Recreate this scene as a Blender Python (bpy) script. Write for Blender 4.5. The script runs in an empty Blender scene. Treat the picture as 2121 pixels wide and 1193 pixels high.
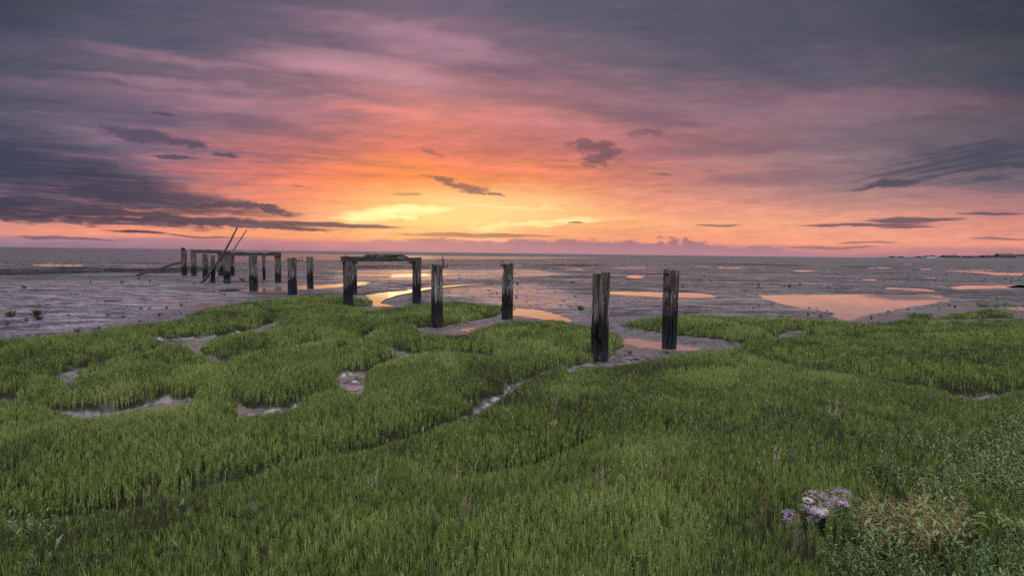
import bpy, math, random
import numpy as np
from mathutils import Vector, Matrix

random.seed(7)
SC = bpy.context.scene
COL = SC.collection
FPX = 1080.0                       # focal length in pixels of the 2121 px wide photograph
CAM_H = 1.9
ROLL = math.atan(0.0125)
PITCH = math.atan((596.5 - 526.2) / FPX)

# ------------------------------------------------------------------ camera
cam_d = bpy.data.cameras.new('camera')
cam = bpy.data.objects.new('camera', cam_d)
COL.objects.link(cam)
cam_d.sensor_width = 36.0
cam_d.lens = 36.0 * FPX / 2121.0
cam_d.clip_start = 0.05
cam_d.clip_end = 60000.0
RM = Matrix.Rotation(math.radians(90) - PITCH, 3, 'X') @ Matrix.Rotation(ROLL, 3, 'Z')
cam.matrix_world = Matrix.Translation((0, 0, CAM_H)) @ RM.to_4x4()
SC.camera = cam
RMn = np.array(RM)

def ray(px, py):
    v = np.array([(px - 1060.5) / FPX, -(py - 596.5) / FPX, -1.0])
    return RMn @ v

def G(px, py, z=0.0):
    """the point at height z that is seen at pixel px, py of the photograph"""
    d = ray(px, py)
    t = (z - CAM_H) / d[2]
    return np.array([d[0] * t, d[1] * t, z])

def Gd(px, py, dist):
    """the point at forward distance dist"""
    d = ray(px, py)
    t = dist / d[1]
    return np.array([d[0] * t, dist, CAM_H + d[2] * t])

# ------------------------------------------------------------------ render settings
SC.view_settings.view_transform = 'Standard'
SC.view_settings.look = 'None'
SC.view_settings.exposure = 0.0
SC.view_settings.gamma = 1.0
SC.view_settings.use_curve_mapping = False
SC.cycles.max_bounces = 6
SC.cycles.diffuse_bounces = 3
SC.cycles.glossy_bounces = 3
SC.cycles.transparent_max_bounces = 4
SC.cycles.caustics_reflective = False
SC.cycles.caustics_refractive = False
SC.cycles.use_denoising = False
SC.cycles.denoiser = 'OPENIMAGEDENOISE'
SC.cycles.denoising_input_passes = 'RGB_ALBEDO_NORMAL'
SC.cycles.denoising_prefilter = 'NONE'

# ------------------------------------------------------------------ small node language
def lin(c):
    out = []
    for v in c[:3]:
        v = v / 255.0
        out.append(v / 12.92 if v <= 0.04045 else ((v + 0.055) / 1.055) ** 2.4)
    return (out[0], out[1], out[2], 1.0)

class NB:
    def __init__(self, tree):
        self.t = tree; self.n = tree.nodes; self.l = tree.links
    def put(self, sock, v):
        if isinstance(v, E): self.l.new(v.s, sock)
        elif v is not None: sock.default_value = v
    def math(self, op, a, b=None, c=None, clamp=False):
        m = self.n.new('ShaderNodeMath'); m.operation = op; m.use_clamp = clamp
        self.put(m.inputs[0], a)
        if b is not None: self.put(m.inputs[1], b)
        if c is not None: self.put(m.inputs[2], c)
        return E(self, m.outputs[0])
    def smooth(self, x, a, b, lo=0.0, hi=1.0, kind='SMOOTHSTEP'):
        m = self.n.new('ShaderNodeMapRange'); m.interpolation_type = kind; m.clamp = True
        self.put(m.inputs['Value'], x); self.put(m.inputs['From Min'], a); self.put(m.inputs['From Max'], b)
        self.put(m.inputs['To Min'], lo); self.put(m.inputs['To Max'], hi)
        return E(self, m.outputs[0])
    def vec(self, x, y, z=0.0):
        m = self.n.new('ShaderNodeCombineXYZ')
        self.put(m.inputs[0], x); self.put(m.inputs[1], y); self.put(m.inputs[2], z)
        return E(self, m.outputs[0])
    def noise(self, v, scale=1.0, detail=4.0, rough=0.55, dist=0.0, color=False, three=False):
        m = self.n.new('ShaderNodeTexNoise'); m.noise_dimensions = '3D' if three else '2D'
        if v is not None: self.put(m.inputs['Vector'], v)
        m.inputs['Scale'].default_value = scale; m.inputs['Detail'].default_value = detail
        m.inputs['Roughness'].default_value = rough; m.inputs['Distortion'].default_value = dist
        return E(self, m.outputs['Color' if color else 'Fac'])
    def mix(self, f, a, b, mode='MIX'):
        m = self.n.new('ShaderNodeMix'); m.data_type = 'RGBA'; m.blend_type = mode; m.clamp_factor = True
        self.put(m.inputs[0], f); self.put(m.inputs[6], a); self.put(m.inputs[7], b)
        return E(self, m.outputs[2])
    def ramp(self, f, stops, interp='LINEAR'):
        m = self.n.new('ShaderNodeValToRGB'); cr = m.color_ramp; cr.interpolation = interp
        while len(cr.elements) > 1: cr.elements.remove(cr.elements[0])
        cr.elements[0].position = stops[0][0]; cr.elements[0].color = stops[0][1]
        for p, c in stops[1:]:
            e = cr.elements.new(p); e.color = c
        self.put(m.inputs[0], f)
        return E(self, m.outputs[0])
    def sep(self, v):
        m = self.n.new('ShaderNodeSeparateXYZ'); self.put(m.inputs[0], v)
        return [E(self, o) for o in m.outputs]

class E:
    def __init__(self, nb, s): self.nb = nb; self.s = s
    def __add__(self, o): return self.nb.math('ADD', self, o)
    __radd__ = __add__
    def __sub__(self, o): return self.nb.math('SUBTRACT', self, o)
    def __rsub__(self, o): return self.nb.math('SUBTRACT', o, self)
    def __mul__(self, o): return self.nb.math('MULTIPLY', self, o)
    __rmul__ = __mul__
    def __truediv__(self, o): return self.nb.math('DIVIDE', self, o)
    def __rtruediv__(self, o): return self.nb.math('DIVIDE', o, self)
    def max(self, o): return self.nb.math('MAXIMUM', self, o)
    def min(self, o): return self.nb.math('MINIMUM', self, o)

# ------------------------------------------------------------------ sky
SUN_EL, SUN_AZ = math.radians(4.0), math.radians(-11.0)     # behind the bright streak low over the sea

def build_world():
    w = bpy.data.worlds.new('World'); SC.world = w; w.use_nodes = True
    t = w.node_tree
    for n in list(t.nodes): t.nodes.remove(n)
    nb = NB(t)
    tc = t.nodes.new('ShaderNodeTexCoord')
    x, y, z = nb.sep(E(nb, tc.outputs['Generated']))
    zz = z.max(0.0)
    yc = y.max(0.12)
    X = x / yc * FPX                       # tangent-plane coordinates of the western sky
    Y = zz / yc * FPX
    # planar cloud-layer coordinates (streaks run away towards the sunset)
    pz = zz + 0.075
    a = math.radians(-14.0)
    qx = (x * math.cos(a) - y * math.sin(a)) / pz
    qy = (x * math.sin(a) + y * math.cos(a)) / pz
    streak = nb.noise(nb.vec(qx * 0.42 + 3.1, qy * 0.95), 1.0, 4.0, 0.5)
    streak2 = nb.noise(nb.vec(qx * 0.9 + 7.0, qy * 2.6 + 1.7), 1.0, 5.0, 0.58)
    fine = nb.noise(nb.vec(X / 260.0, Y / 38.0), 1.0, 5.0, 0.62)
    # --- base colours: columns of colour by height above the horizon
    H = [0, 18, 31, 70, 110, 160, 230, 320, 420, 525]
    cols = SKY_COLS
    def XY(px, h):
        d = ray(px, 513 + 0.0125 * px - h)
        return d[0] / d[1] * FPX, d[2] / d[1] * FPX
    warpY = (fine - 0.5) * nb.smooth(Y, 15.0, 120.0, 6.0, 62.0) + (streak - 0.5) * nb.smooth(Y, 60.0, 380.0, 0.0, 210.0)
    warpX = (streak2 - 0.5) * nb.smooth(Y, 20.0, 200.0, 120.0, 330.0)
    Yw = (Y + warpY).max(0.0)
    Xw = X + warpX
    S = 640.0
    f = nb.math('MULTIPLY', Yw, 1.0 / S, clamp=True)
    col = None; prev = None
    for px, cs in cols:
        st = []
        for h, c in zip(H, cs):
            xx, yy = XY(px, h)
            st.append((min(1.0, max(0.0, yy / S)), lin(c)))
        r = nb.ramp(f, st, 'LINEAR' if False else 'EASE')
        xc = XY(px, 120)[0]
        if col is None: col = r
        else: col = nb.mix(nb.smooth(Xw, prev, xc, kind='LINEAR'), col, r)
        prev = xc
    # --- soft lit and unlit streaks of the high cloud sheet
    amp = nb.smooth(Y, 40.0, 200.0)
    lit = nb.smooth(streak2, 0.50, 0.74) * amp
    dim = nb.smooth(streak2, 0.50, 0.30) * amp
    col = nb.mix(lit * 0.62, col, nb.mix(1.0, col, (1.55, 1.22, 1.28, 1), 'MULTIPLY'))
    col = nb.mix(dim * 0.72, col, nb.mix(1.0, col, (0.66, 0.74, 0.86, 1), 'MULTIPLY'))
    rip = nb.noise(nb.vec(X / 90.0 + 4.0, (Y - X * 0.06) / 14.0), 1.0, 4.0, 0.6)
    col = nb.mix(nb.smooth(rip, 0.45, 0.8) * 0.55, col, nb.mix(1.0, col, (1.22, 1.16, 1.10, 1), 'MULTIPLY'))
    col = nb.mix(nb.smooth(rip, 0.5, 0.2) * 0.5, col, nb.mix(1.0, col, (0.78, 0.82, 0.90, 1), 'MULTIPLY'))
    fib = nb.noise(nb.vec(X / 42.0 + 9.0, (Y - X * 0.10) / 6.5), 1.0, 4.0, 0.65)
    fam = nb.smooth(Y, 10.0, 60.0) * nb.smooth(Y, 420.0, 180.0, 0.25, 1.0)
    col = nb.mix(nb.smooth(fib, 0.48, 0.78) * fam * 0.55, col, nb.mix(1.0, col, (1.20, 1.16, 1.12, 1), 'MULTIPLY'))
    col = nb.mix(nb.smooth(fib, 0.5, 0.22) * fam * 0.55, col, nb.mix(1.0, col, (0.80, 0.84, 0.90, 1), 'MULTIPLY'))
    # --- coordinates bent by noise, for clouds of their own
    n1 = nb.noise(nb.vec(X / 100.0 + 2.0, Y / 40.0), 1.0, 4.0, 0.6)
    n2 = nb.noise(nb.vec(X / 100.0 + 40.0, Y / 40.0 + 9.0), 1.0, 4.0, 0.6)
    puff = nb.noise(nb.vec(X / 26.0 + 5.0, Y / 12.0), 1.0, 5.0, 0.64)
    wisp = nb.noise(nb.vec(X / 170.0 + 8.0, (Y + X * 0.04) / 13.0), 1.0, 5.0, 0.62)
    Xb = X + (n1 - 0.5) * 70.0
    Yb = Y + (n2 - 0.5) * 34.0
    Pb = nb.vec(Xb, Yb)
    Pf = nb.vec(Xb, Y + (n2 - 0.5) * 11.0)
    def blob(px, py, rx, ry, rot, nz, k=1.1, lo=0.15, hi=0.85):
        d = ray(px, py); cx, cy = d[0] / d[1] * FPX, d[2] / d[1] * FPX
        m = t.nodes.new('ShaderNodeMapping'); m.vector_type = 'TEXTURE'
        nb.put(m.inputs[0], Pf if ry < 9 else Pb)
        m.inputs['Location'].default_value = (cx, cy, 0); m.inputs['Rotation'].default_value = (0, 0, -math.radians(rot))
        m.inputs['Scale'].default_value = (rx, ry, 1)
        dt = t.nodes.new('ShaderNodeVectorMath'); dt.operation = 'DOT_PRODUCT'
        t.links.new(m.outputs[0], dt.inputs[0]); t.links.new(m.outputs[0], dt.inputs[1])
        val = nb.math('MULTIPLY_ADD', nz, -2.0 * k, E(nb, dt.outputs['Value']))
        return nb.smooth(val, 1.0 - k - lo, 1.0 - k - hi)
    def union(*bs):
        m = bs[0]
        for b in bs[1:]: m = m.max(b)
        return m
    # glow streaks around the hidden sun
    g = union(blob(815, 441, 150, 15, -5, wisp, 0.5, -0.3, 1.5), blob(1010, 430, 220, 9, 1, wisp, 0.8, -0.2, 1.5) * 0.6,
              blob(1120, 463, 200, 10, -4, wisp, 0.8, -0.2, 1.5) * 0.7, blob(960, 440, 330, 62, -1, fine, 0.6, -0.5, 1.7) * 0.42)
    col = nb.mix(g, col, (1.5, 1.20, 0.56, 1))
    # pink-lit folds of the high sheet
    pink = union(blob(850, 88, 240, 38, 9, streak2, 0.9, -0.5, 1.7), blob(760, 138, 270, 36, 8, streak2, 0.9, -0.5, 1.7),
                 blob(400, 128, 280, 16, 8, streak2, 1.0, -0.4, 1.6) * 0.55, blob(330, 172, 240, 12, 5, streak2, 1.0, -0.4, 1.6) * 0.5,
                 blob(420, 215, 330, 16, 7, streak2, 1.0, -0.4, 1.6) * 0.4, blob(1700, 225, 330, 34, -5, streak2, 0.9, -0.5, 1.7) * 0.35)
    col = nb.mix(pink * 0.62, col, lin((212, 146, 166)))
    dusk = union(blob(480, 150, 280, 14, 6, streak2, 0.9, -0.1, 1.3), blob(620, 185, 260, 12, 6, streak2, 0.9, -0.1, 1.3) * 0.8,
                 blob(240, 195, 240, 14, 5, streak2, 0.9, -0.1, 1.3), blob(1030, 150, 150, 14, 7, streak2, 0.9, -0.1, 1.3),
                 blob(1480, 310, 260, 18, -4, streak2, 0.9, -0.1, 1.3) * 0.7, blob(1560, 372, 200, 14, -4, streak2, 0.9, -0.1, 1.3) * 0.7)
    col = nb.mix(dusk * 0.55, col, lin((100, 88, 112)))
    pale = union(blob(1620, 330, 280, 16, -4, wisp, 0.8, -0.1, 1.3), blob(1560, 395, 240, 12, -3, wisp, 0.8, -0.1, 1.3) * 0.8)
    col = nb.mix(pale * 0.35, col, lin((186, 148, 146)))
    # low bank of cumulus standing on the horizon
    bank = union(blob(1270, 517, 420, 25, 0.8, puff, 0.35, 0.1, 0.7), blob(1230, 519, 250, 27, 1, puff, 0.75, 0.2, 0.62), blob(1390, 517, 110, 28, 0, puff, 0.9, 0.2, 0.6),
                 blob(1010, 510, 300, 20, 0, wisp, 0.8, 0.2, 0.8), blob(1540, 523, 180, 15, 1, puff, 0.8, 0.2, 0.7))
    col = nb.mix(bank * 0.92, col, nb.mix(nb.smooth(Y, 5.0, 42.0), lin((184, 134, 148)), lin((152, 110, 128))))
    # dark slate wedge on the left
    left = union(blob(-60, 338, 510, 96, 8, wisp, 0.75, -0.25, 1.2), blob(220, 375, 305, 54, 13, wisp, 0.6, -0.15, 1.1),
                 blob(280, 410, 380, 30, 6, wisp, 0.85, 0.0, 0.9), blob(20, 430, 560, 30, 3, wisp, 1.0, 0.0, 0.8),
                 blob(505, 428, 150, 11, 6, puff, 0.4, 0.1, 0.8), blob(380, 457, 460, 15, 2.2, wisp, 0.75, 0.1, 0.8),
                 blob(660, 464, 190, 8, 2, wisp, 0.6, 0.1, 0.8), blob(280, 480, 85, 4, 1, puff, 0.3, 0.1, 0.8),
                 blob(640, 475, 60, 4, 4, puff, 0.4, 0.1, 0.8), blob(420, 489, 130, 3, 2, wisp, 0.5, 0.1, 0.9) * 0.7,
                 blob(120, 494, 160, 4, 1, wisp, 0.7, 0.1, 0.9) * 0.6)
    lc = nb.mix(nb.smooth(X, -850.0, -180.0), lin((42, 53, 80)), lin((70, 71, 97)))
    lc = nb.mix(nb.smooth(wisp, 0.48, 0.78), lc, nb.mix(0.4, lc, lin((128, 108, 132))))
    col = nb.mix(left * 0.93, col, lc)
    spot = union(blob(315, 284, 150, 17, 9, puff, 0.6, 0.0, 0.9), blob(390, 299, 70, 14, 6, puff, 0.7, 0.0, 0.9),
                 blob(355, 325, 60, 7, 3, puff, 0.8, 0.1, 0.9), blob(470, 322, 40, 7, 5, puff, 0.9, 0.1, 0.9),
                 blob(340, 238, 40, 5, 3, puff, 0.9, 0.1, 0.9))
    col = nb.mix(spot * 0.9, col, lin((76, 73, 99)))
    # small dark puffs above the glow
    mid = union(blob(935, 378, 78, 9, 9, puff, 0.9, 0.0, 1.0), blob(975, 390, 46, 13, 10, puff, 1.1, 0.0, 1.0),
                blob(1020, 403, 28, 5, 8, puff, 0.8, 0.0, 1.0), blob(890, 318, 30, 8, 20, puff, 1.1, 0.0, 1.1) * 0.7,
                blob(1230, 303, 72, 17, 6, puff, 1.2, 0.0, 1.0), blob(1250, 328, 44, 26, -8, puff, 1.2, 0.0, 1.0),
                blob(1345, 279, 44, 9, -4, puff, 1.1, 0.0, 1.1) * 0.8, blob(1370, 361, 24, 5, 3, puff, 1.0, 0.0, 1.1) * 0.7,
                blob(848, 402, 40, 5, 1, puff, 1.0, 0.0, 1.1) * 0.6, blob(1205, 461, 22, 3, 0, puff, 0.4, 0.0, 1.0),
                blob(960, 487, 240, 7, 0, wisp, 0.9, 0.15, 0.8) * 0.85, blob(625, 386, 26, 3, 3, puff, 0.7, 0.0, 1.1) * 0.7)
    col = nb.mix(mid * 0.78, col, nb.mix(nb.smooth(puff, 0.4, 0.7), lin((92, 72, 90)), lin((120, 86, 98))))
    # long blades on the right
    comb = nb.noise(nb.vec((X + Y * 2.6) / 420.0, (Y - X * 0.21) / 8.0), 1.0, 3.0, 0.55)
    right = union(blob(2010, 328, 230, 38, -12, comb, 1.3, 0.0, 1.2) * 0.95, blob(2090, 342, 150, 12, -10, comb, 0.6, 0.1, 0.9),
                  blob(1840, 383, 108, 10, -9, comb, 0.3, 0.0, 1.0), blob(2040, 372, 80, 8, -6, wisp, 0.9, 0.1, 1.0) * 0.7,
                  blob(1790, 466, 170, 4.5, -1, wisp, 0.6, 0.1, 0.8), blob(1890, 456, 120, 8, -2, wisp, 0.6, 0.1, 0.8),
                  blob(2050, 442, 90, 5, -1, wisp, 0.7, 0.1, 0.8), blob(1490, 468, 50, 3, 0, wisp, 0.5, 0.1, 0.8) * 0.8,
                  blob(1880, 470, 90, 3, -1, wisp, 0.5, 0.1, 0.8), blob(1790, 503, 80, 3, 0, wisp, 0.8, 0.1, 0.8) * 0.7,
                  blob(2060, 495, 70, 3, 0, wisp, 0.8, 0.1, 0.8) * 0.7, blob(1700, 512, 120, 4, 0, wisp, 0.9, 0.1, 0.8) * 0.6)
    col = nb.mix(right * 0.9, col, nb.mix(nb.smooth(Y, 20.0, 160.0), lin((116, 92, 108)), lin((74, 74, 92))))
    hs = t.nodes.new('ShaderNodeHueSaturation'); nb.put(hs.inputs['Saturation'], nb.smooth(Y, 160.0, 330.0, 1.0, 0.86)); nb.put(hs.inputs['Color'], col)
    col = E(nb, hs.outputs[0])
    # --- unseen sky overhead and in the east, brightened beyond dusk as added fill
    el = z / nb.math('SQRT', x * x + y * y + 0.0001)
    east = nb.smooth(y, 0.25, -0.55)
    over = nb.smooth(el, 0.8, 2.2)
    fill = nb.mix(streak, (FILL * 0.84, FILL * 0.88, FILL * 0.98, 1), (FILL * 1.06, FILL * 1.02, FILL * 1.0, 1))
    rest = east.max(over)
    fill = nb.mix(nb.smooth(el, 0.2, 2.2), nb.mix(1.0, fill, (0.16, 0.15, 0.17, 1), 'MULTIPLY'), fill)
    # --- clear-air scattering under the clouds (Nishita), faint at this hour
    sky = t.nodes.new('ShaderNodeTexSky'); sky.sky_type = 'NISHITA'; sky.sun_disc = False
    sky.sun_elevation = SUN_EL; sky.sun_rotation = SUN_AZ
    sky.air_density = 1.2; sky.dust_density = 1.5
    bg1 = t.nodes.new('ShaderNodeBackground'); nb.put(bg1.inputs['Color'], col); bg1.inputs['Strength'].default_value = 1.0
    bg2 = t.nodes.new('ShaderNodeBackground'); t.links.new(sky.outputs[0], bg2.inputs['Color']); bg2.inputs['Strength'].default_value = 0.05
    mx = t.nodes.new('ShaderNodeMixShader'); mx.inputs[0].default_value = 0.06
    bg3 = t.nodes.new('ShaderNodeBackground'); nb.put(bg3.inputs['Color'], fill)
    m3 = t.nodes.new('ShaderNodeMixShader'); nb.put(m3.inputs[0], rest)
    t.links.new(bg1.outputs[0], m3.inputs[1]); t.links.new(bg3.outputs[0], m3.inputs[2])
    t.links.new(m3.outputs[0], mx.inputs[1]); t.links.new(bg2.outputs[0], mx.inputs[2])
    out = t.nodes.new('ShaderNodeOutputWorld')
    t.links.new(mx.outputs[0], out.inputs['Surface'])
    w.cycles.sampling_method = 'MANUAL'; w.cycles.sample_map_resolution = 256

FILL = 5.8
SKY_COLS = [
    (0,    [(146,118,142),(168,130,146),(236,152,134),(190,130,130),(128,108,130),(104,97,120),(84,85,106),(78,80,102),(68,72,94),(62,66,86)]),
    (300,  [(158,122,143),(174,130,146),(246,156,128),(222,142,128),(180,122,132),(138,108,128),(124,103,125),(116,94,119),(88,86,111),(74,76,99)]),
    (600,  [(174,126,143),(188,128,140),(250,160,120),(240,150,122),(242,142,112),(230,124,106),(188,110,114),(150,104,123),(114,95,118),(88,85,108)]),
    (850,  [(180,130,144),(196,136,140),(250,168,114),(254,182,104),(254,164,88),(250,141,79),(222,116,96),(180,109,118),(150,106,130),(106,93,115)]),
    (1100, [(182,132,144),(204,140,138),(248,164,124),(254,182,110),(248,166,108),(240,138,98),(206,114,108),(162,105,118),(116,97,117),(95,91,111)]),
    (1400, [(184,132,145),(212,142,142),(248,160,128),(250,174,132),(236,152,132),(196,128,122),(174,113,118),(140,103,118),(102,92,112),(86,85,106)]),
    (1750, [(176,130,145),(214,144,140),(248,164,134),(243,164,138),(198,143,135),(146,117,124),(126,106,118),(120,91,108),(92,88,106),(75,77,96)]),
    (2121, [(156,120,142),(188,130,140),(235,155,134),(220,144,132),(180,126,128),(112,102,112),(90,89,102),(98,82,97),(72,74,88),(58,61,74)]),
]
build_world()

sun_d = bpy.data.lights.new('sun', 'SUN')
sun = bpy.data.objects.new('sun', sun_d); COL.objects.link(sun)
sun_d.energy = 0.004; sun_d.angle = math.radians(5); sun_d.color = (1.0, 0.72, 0.45)
sd = Vector((math.sin(SUN_AZ) * math.cos(SUN_EL), math.cos(SUN_AZ) * math.cos(SUN_EL), math.sin(SUN_EL)))
sun.rotation_euler = sd.to_track_quat('Z', 'Y').to_euler()
# ------------------------------------------------------------------ numpy noise
def _hash(ix, iy, s):
    h = (ix.astype(np.int64) * 374761393 + iy.astype(np.int64) * 668265263 + s * 974634777) & 0xFFFFFFFF
    h = ((h ^ (h >> 13)) * 1274126177) & 0xFFFFFFFF
    return ((h ^ (h >> 16)) & 0xFFFF) / 65535.0

def vnoise(x, y, s=0):
    x = np.asarray(x, float); y = np.asarray(y, float)
    ix = np.floor(x); iy = np.floor(y); fx = x - ix; fy = y - iy
    fx = fx * fx * fx * (fx * (fx * 6 - 15) + 10); fy = fy * fy * fy * (fy * (fy * 6 - 15) + 10)
    a = _hash(ix, iy, s); b = _hash(ix + 1, iy, s); c = _hash(ix, iy + 1, s); d = _hash(ix + 1, iy + 1, s)
    return (a * (1 - fx) + b * fx) * (1 - fy) + (c * (1 - fx) + d * fx) * fy

def fbm(x, y, s=0, o=4, r=0.5):
    t = 0.0; a = 1.0; n = 0.0
    for k in range(o):
        t = t + a * vnoise(x * 2 ** k + 13.7 * k, y * 2 ** k - 7.3 * k, s + k); n += a; a *= r
    return t / n

def sstep(a, b, x):
    t = np.clip((x - a) / (b - a), 0, 1)
    return t * t * (3 - 2 * t)

def seg_dist(x, y, ax, ay, bx, by):
    dx, dy = bx - ax, by - ay
    L = dx * dx + dy * dy + 1e-9
    t = np.clip(((x - ax) * dx + (y - ay) * dy) / L, 0, 1)
    return np.hypot(x - ax - t * dx, y - ay - t * dy), t

def poly_sdf(x, y, P):
    """signed distance to a closed polygon, positive inside"""
    d = np.full(np.shape(x), 1e9); ins = np.zeros(np.shape(x), bool)
    n = len(P)
    for i in range(n):
        (ax, ay), (bx, by) = P[i], P[(i + 1) % n]
        d = np.minimum(d, seg_dist(x, y, ax, ay, bx, by)[0])
        if abs(by - ay) > 1e-9:
            c = ((ay > y) != (by > y)) & (x < (bx - ax) * (y - ay) / (by - ay) + ax)
            ins ^= c
    return np.where(ins, d, -d)

# ------------------------------------------------------------------ where things grow and where water lies
ZT, ZB = 0.21, 0.02                  # tops of the glasswort, foot of the glasswort

def GP(L):
    out = []
    for p in L:
        z = ZT if p[2] == 't' else ZB
        g = G(p[0], p[1], z); out.append((g[0], g[1]))
    return out

MARSH = GP([(-700,735,'t'),(-200,712,'t'),(0,690,'t'),(40,697,'t'),(150,689,'t'),(250,672,'t'),(330,664,'t'),(400,652,'t'),(396,640,'t'),(430,632,'t'),
            (520,622,'t'),(620,612,'t'),(710,608,'t'),(750,616,'t'),(768,628,'b'),(752,634,'b'),(700,637,'b'),(770,638,'t'),(840,632,'t'),(890,628,'t'),
            (960,627,'t'),(1030,628,'t'),(1042,641,'b'),(1030,652,'b'),(995,660,'b'),(950,669,'b'),(900,675,'b'),(850,678,'b'),(875,687,'t'),(940,690,'t'),
            (978,684,'t'),(1000,672,'t'),(1050,662,'t'),(1150,659,'t'),(1225,671,'t'),(1260,683,'t'),(1277,702,'b'),(1273,725,'b'),(1256,741,'b'),
            (1200,753,'b'),(1152,766,'b'),(1180,764,'t'),(1212,753,'t'),(1270,748,'t'),(1330,740,'t'),(1390,730,'t'),(1450,720,'t'),(1530,713,'t'),
            (1548,712,'b'),(1500,704,'b'),(1400,693,'b'),(1340,684,'b'),(1300,673,'b'),(1292,663,'t'),(1330,655,'t'),(1400,650,'t'),(1560,654,'t'),
            (1640,656,'t'),(1730,661,'t'),(1840,661,'t'),(1890,655,'t'),(1960,663,'t'),(2050,668,'t'),(2110,655,'t'),(2400,650,'t'),(3200,660,'t')])
MARSH += [(40.0, 3.0), (40.0, -12.0), (-40.0, -12.0), (-40.0, 4.0)]
ISLANDS = [GP([(1895,655,'b'),(1900,648,'t'),(1960,647,'t'),(2010,643,'t'),(2035,637,'t'),(2075,639,'t'),(2092,650,'b'),(2085,659,'b'),(2020,660,'b'),(1950,660,'b')]),
           GP([(2024,668,'b'),(2030,660,'t'),(2060,661,'t'),(2068,668,'b'),(2045,671,'b')]),
           GP([(2028,631,'b'),(2035,625,'t'),(2065,624,'t'),(2078,631,'b'),(2050,634,'b')]),
           GP([(2085,632,'b'),(2095,624,'t'),(2140,622,'t'),(2150,634,'b')])]
# channels in the marsh: (x, far edge y, near edge y) in the photograph or (x, y, width in metres, 'w')
CHANNELS = [
    [(300,698,699),(350,696,703),(400,693,705),(440,690,700),(470,686,694),(500,680,692),(535,672,688),(563,660,678),(583,655,663)],
    [(384,699,712),(395,699,724),(412,701,732),(440,728,741),(470,736,745),(492,740,746)],
    [(490,742,.3,'w'),(570,736,.26,'w'),(640,722,.24,'w')],
    [(102,770,784),(112,764,796),(138,762,807),(150,763,807),(160,766,790),(172,764,774)],
    [(170,766,.4,'w'),(200,757,.3,'w'),(275,743,.26,'w'),(330,729,.24,'w'),(386,716,.24,'w')],
    [(-160,818,826),(0,816,830),(16,820,830),(60,834,838),(110,842,848),(140,842,860),(180,840,868),(240,838,860),(300,826,850),(345,815,844),(400,816,834),(424,822,826)],
    [(460,846,860),(472,838,865),(484,812,865),(497,805,865),(511,808,863),(520,830,862),(560,836,857),(600,832,849),(640,824,832)],
    [(640,828,.4,'w'),(680,816,.3,'w'),(720,803,.3,'w')],
    [(696,780,786),(705,774,793),(735,769,813),(752,776,813),(770,790,800)],
    [(735,773,.45,'w'),(780,760,.3,'w'),(840,742,.3,'w'),(850,736,.45,'w')],
    [(838,727,738),(880,729,733),(930,727,730),(1000,730,736),(1030,731,738)],
    [(738,701,.3,'w'),(760,690,.25,'w'),(800,679,.3,'w'),(850,676,.4,'w')],
    [(740,700,.3,'w'),(800,715,.25,'w'),(840,729,.3,'w')],
    [(735,664,.3,'w'),(770,661,.3,'w'),(820,655,.3,'w')],
    [(700,638,.4,'w'),(640,640,.3,'w'),(560,644,.25,'w'),(440,648,.25,'w'),(400,651,.3,'w')],
    [(1165,765,.42,'w'),(1110,778,.26,'w'),(1066,795,.28,'w'),(1045,812,.31,'w'),(1010,838,.30,'w'),(970,862,.26,'w'),(930,882,.24,'w'),(870,906,.24,'w'),
     (760,938,.22,'w'),(640,966,.22,'w'),(500,1000,.24,'w'),(380,1028,.22,'w'),(240,1062,.25,'w'),(120,1078,.28,'w'),(-60,1105,.32,'w')],
    [(1545,711,.5,'w'),(1600,707,.35,'w'),(1625,703,.4,'w'),(1635,690,.5,'w'),(1660,683,.4,'w'),(1700,681,.25,'w')],
    [(1650,700,.3,'w'),(1700,703,.35,'w'),(1760,707,.4,'w')],
    [(1795,680,.5,'w'),(1850,681,.5,'w')],
    [(1580,752,.25,'w'),(1640,764,.30,'w'),(1690,773,.42,'w'),(1720,777,.38,'w'),(1800,792,.34,'w'),(1880,806,.38,'w'),(1960,818,.45,'w'),(2000,823,.55,'w'),(2060,818,.4,'w'),(2200,806,.4,'w')],
    [(2000,822,.3,'w'),(2004,842,.2,'w')],
    [(640,712,.5,'w'),(632,720,.3,'w')],
    [(1200,930,.16,'w'),(1130,960,.2,'w'),(1050,985,.22,'w'),(960,1000,.14,'w')],
    [(420,770,.2,'w'),(520,772,.16,'w')],
    [(1075,676,.35,'w'),(1110,680,.35,'w')],
]
def chan_nodes(L):
    out = []
    for p in L:
        if len(p) == 4:
            g = G(p[0], p[1], ZB); out.append((g[0], g[1], p[2] * 0.74))
        else:
            a = G(p[0], p[1], ZB); b = G(p[0], p[2], 0.10)
            out.append(((a[0] + b[0]) / 2, (a[1] + b[1]) / 2, max(0.09, 0.98 * math.hypot(a[0] - b[0], a[1] - b[1]) / 2) if p[2] - p[1] > 5 else 0.10))
    return out

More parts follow.
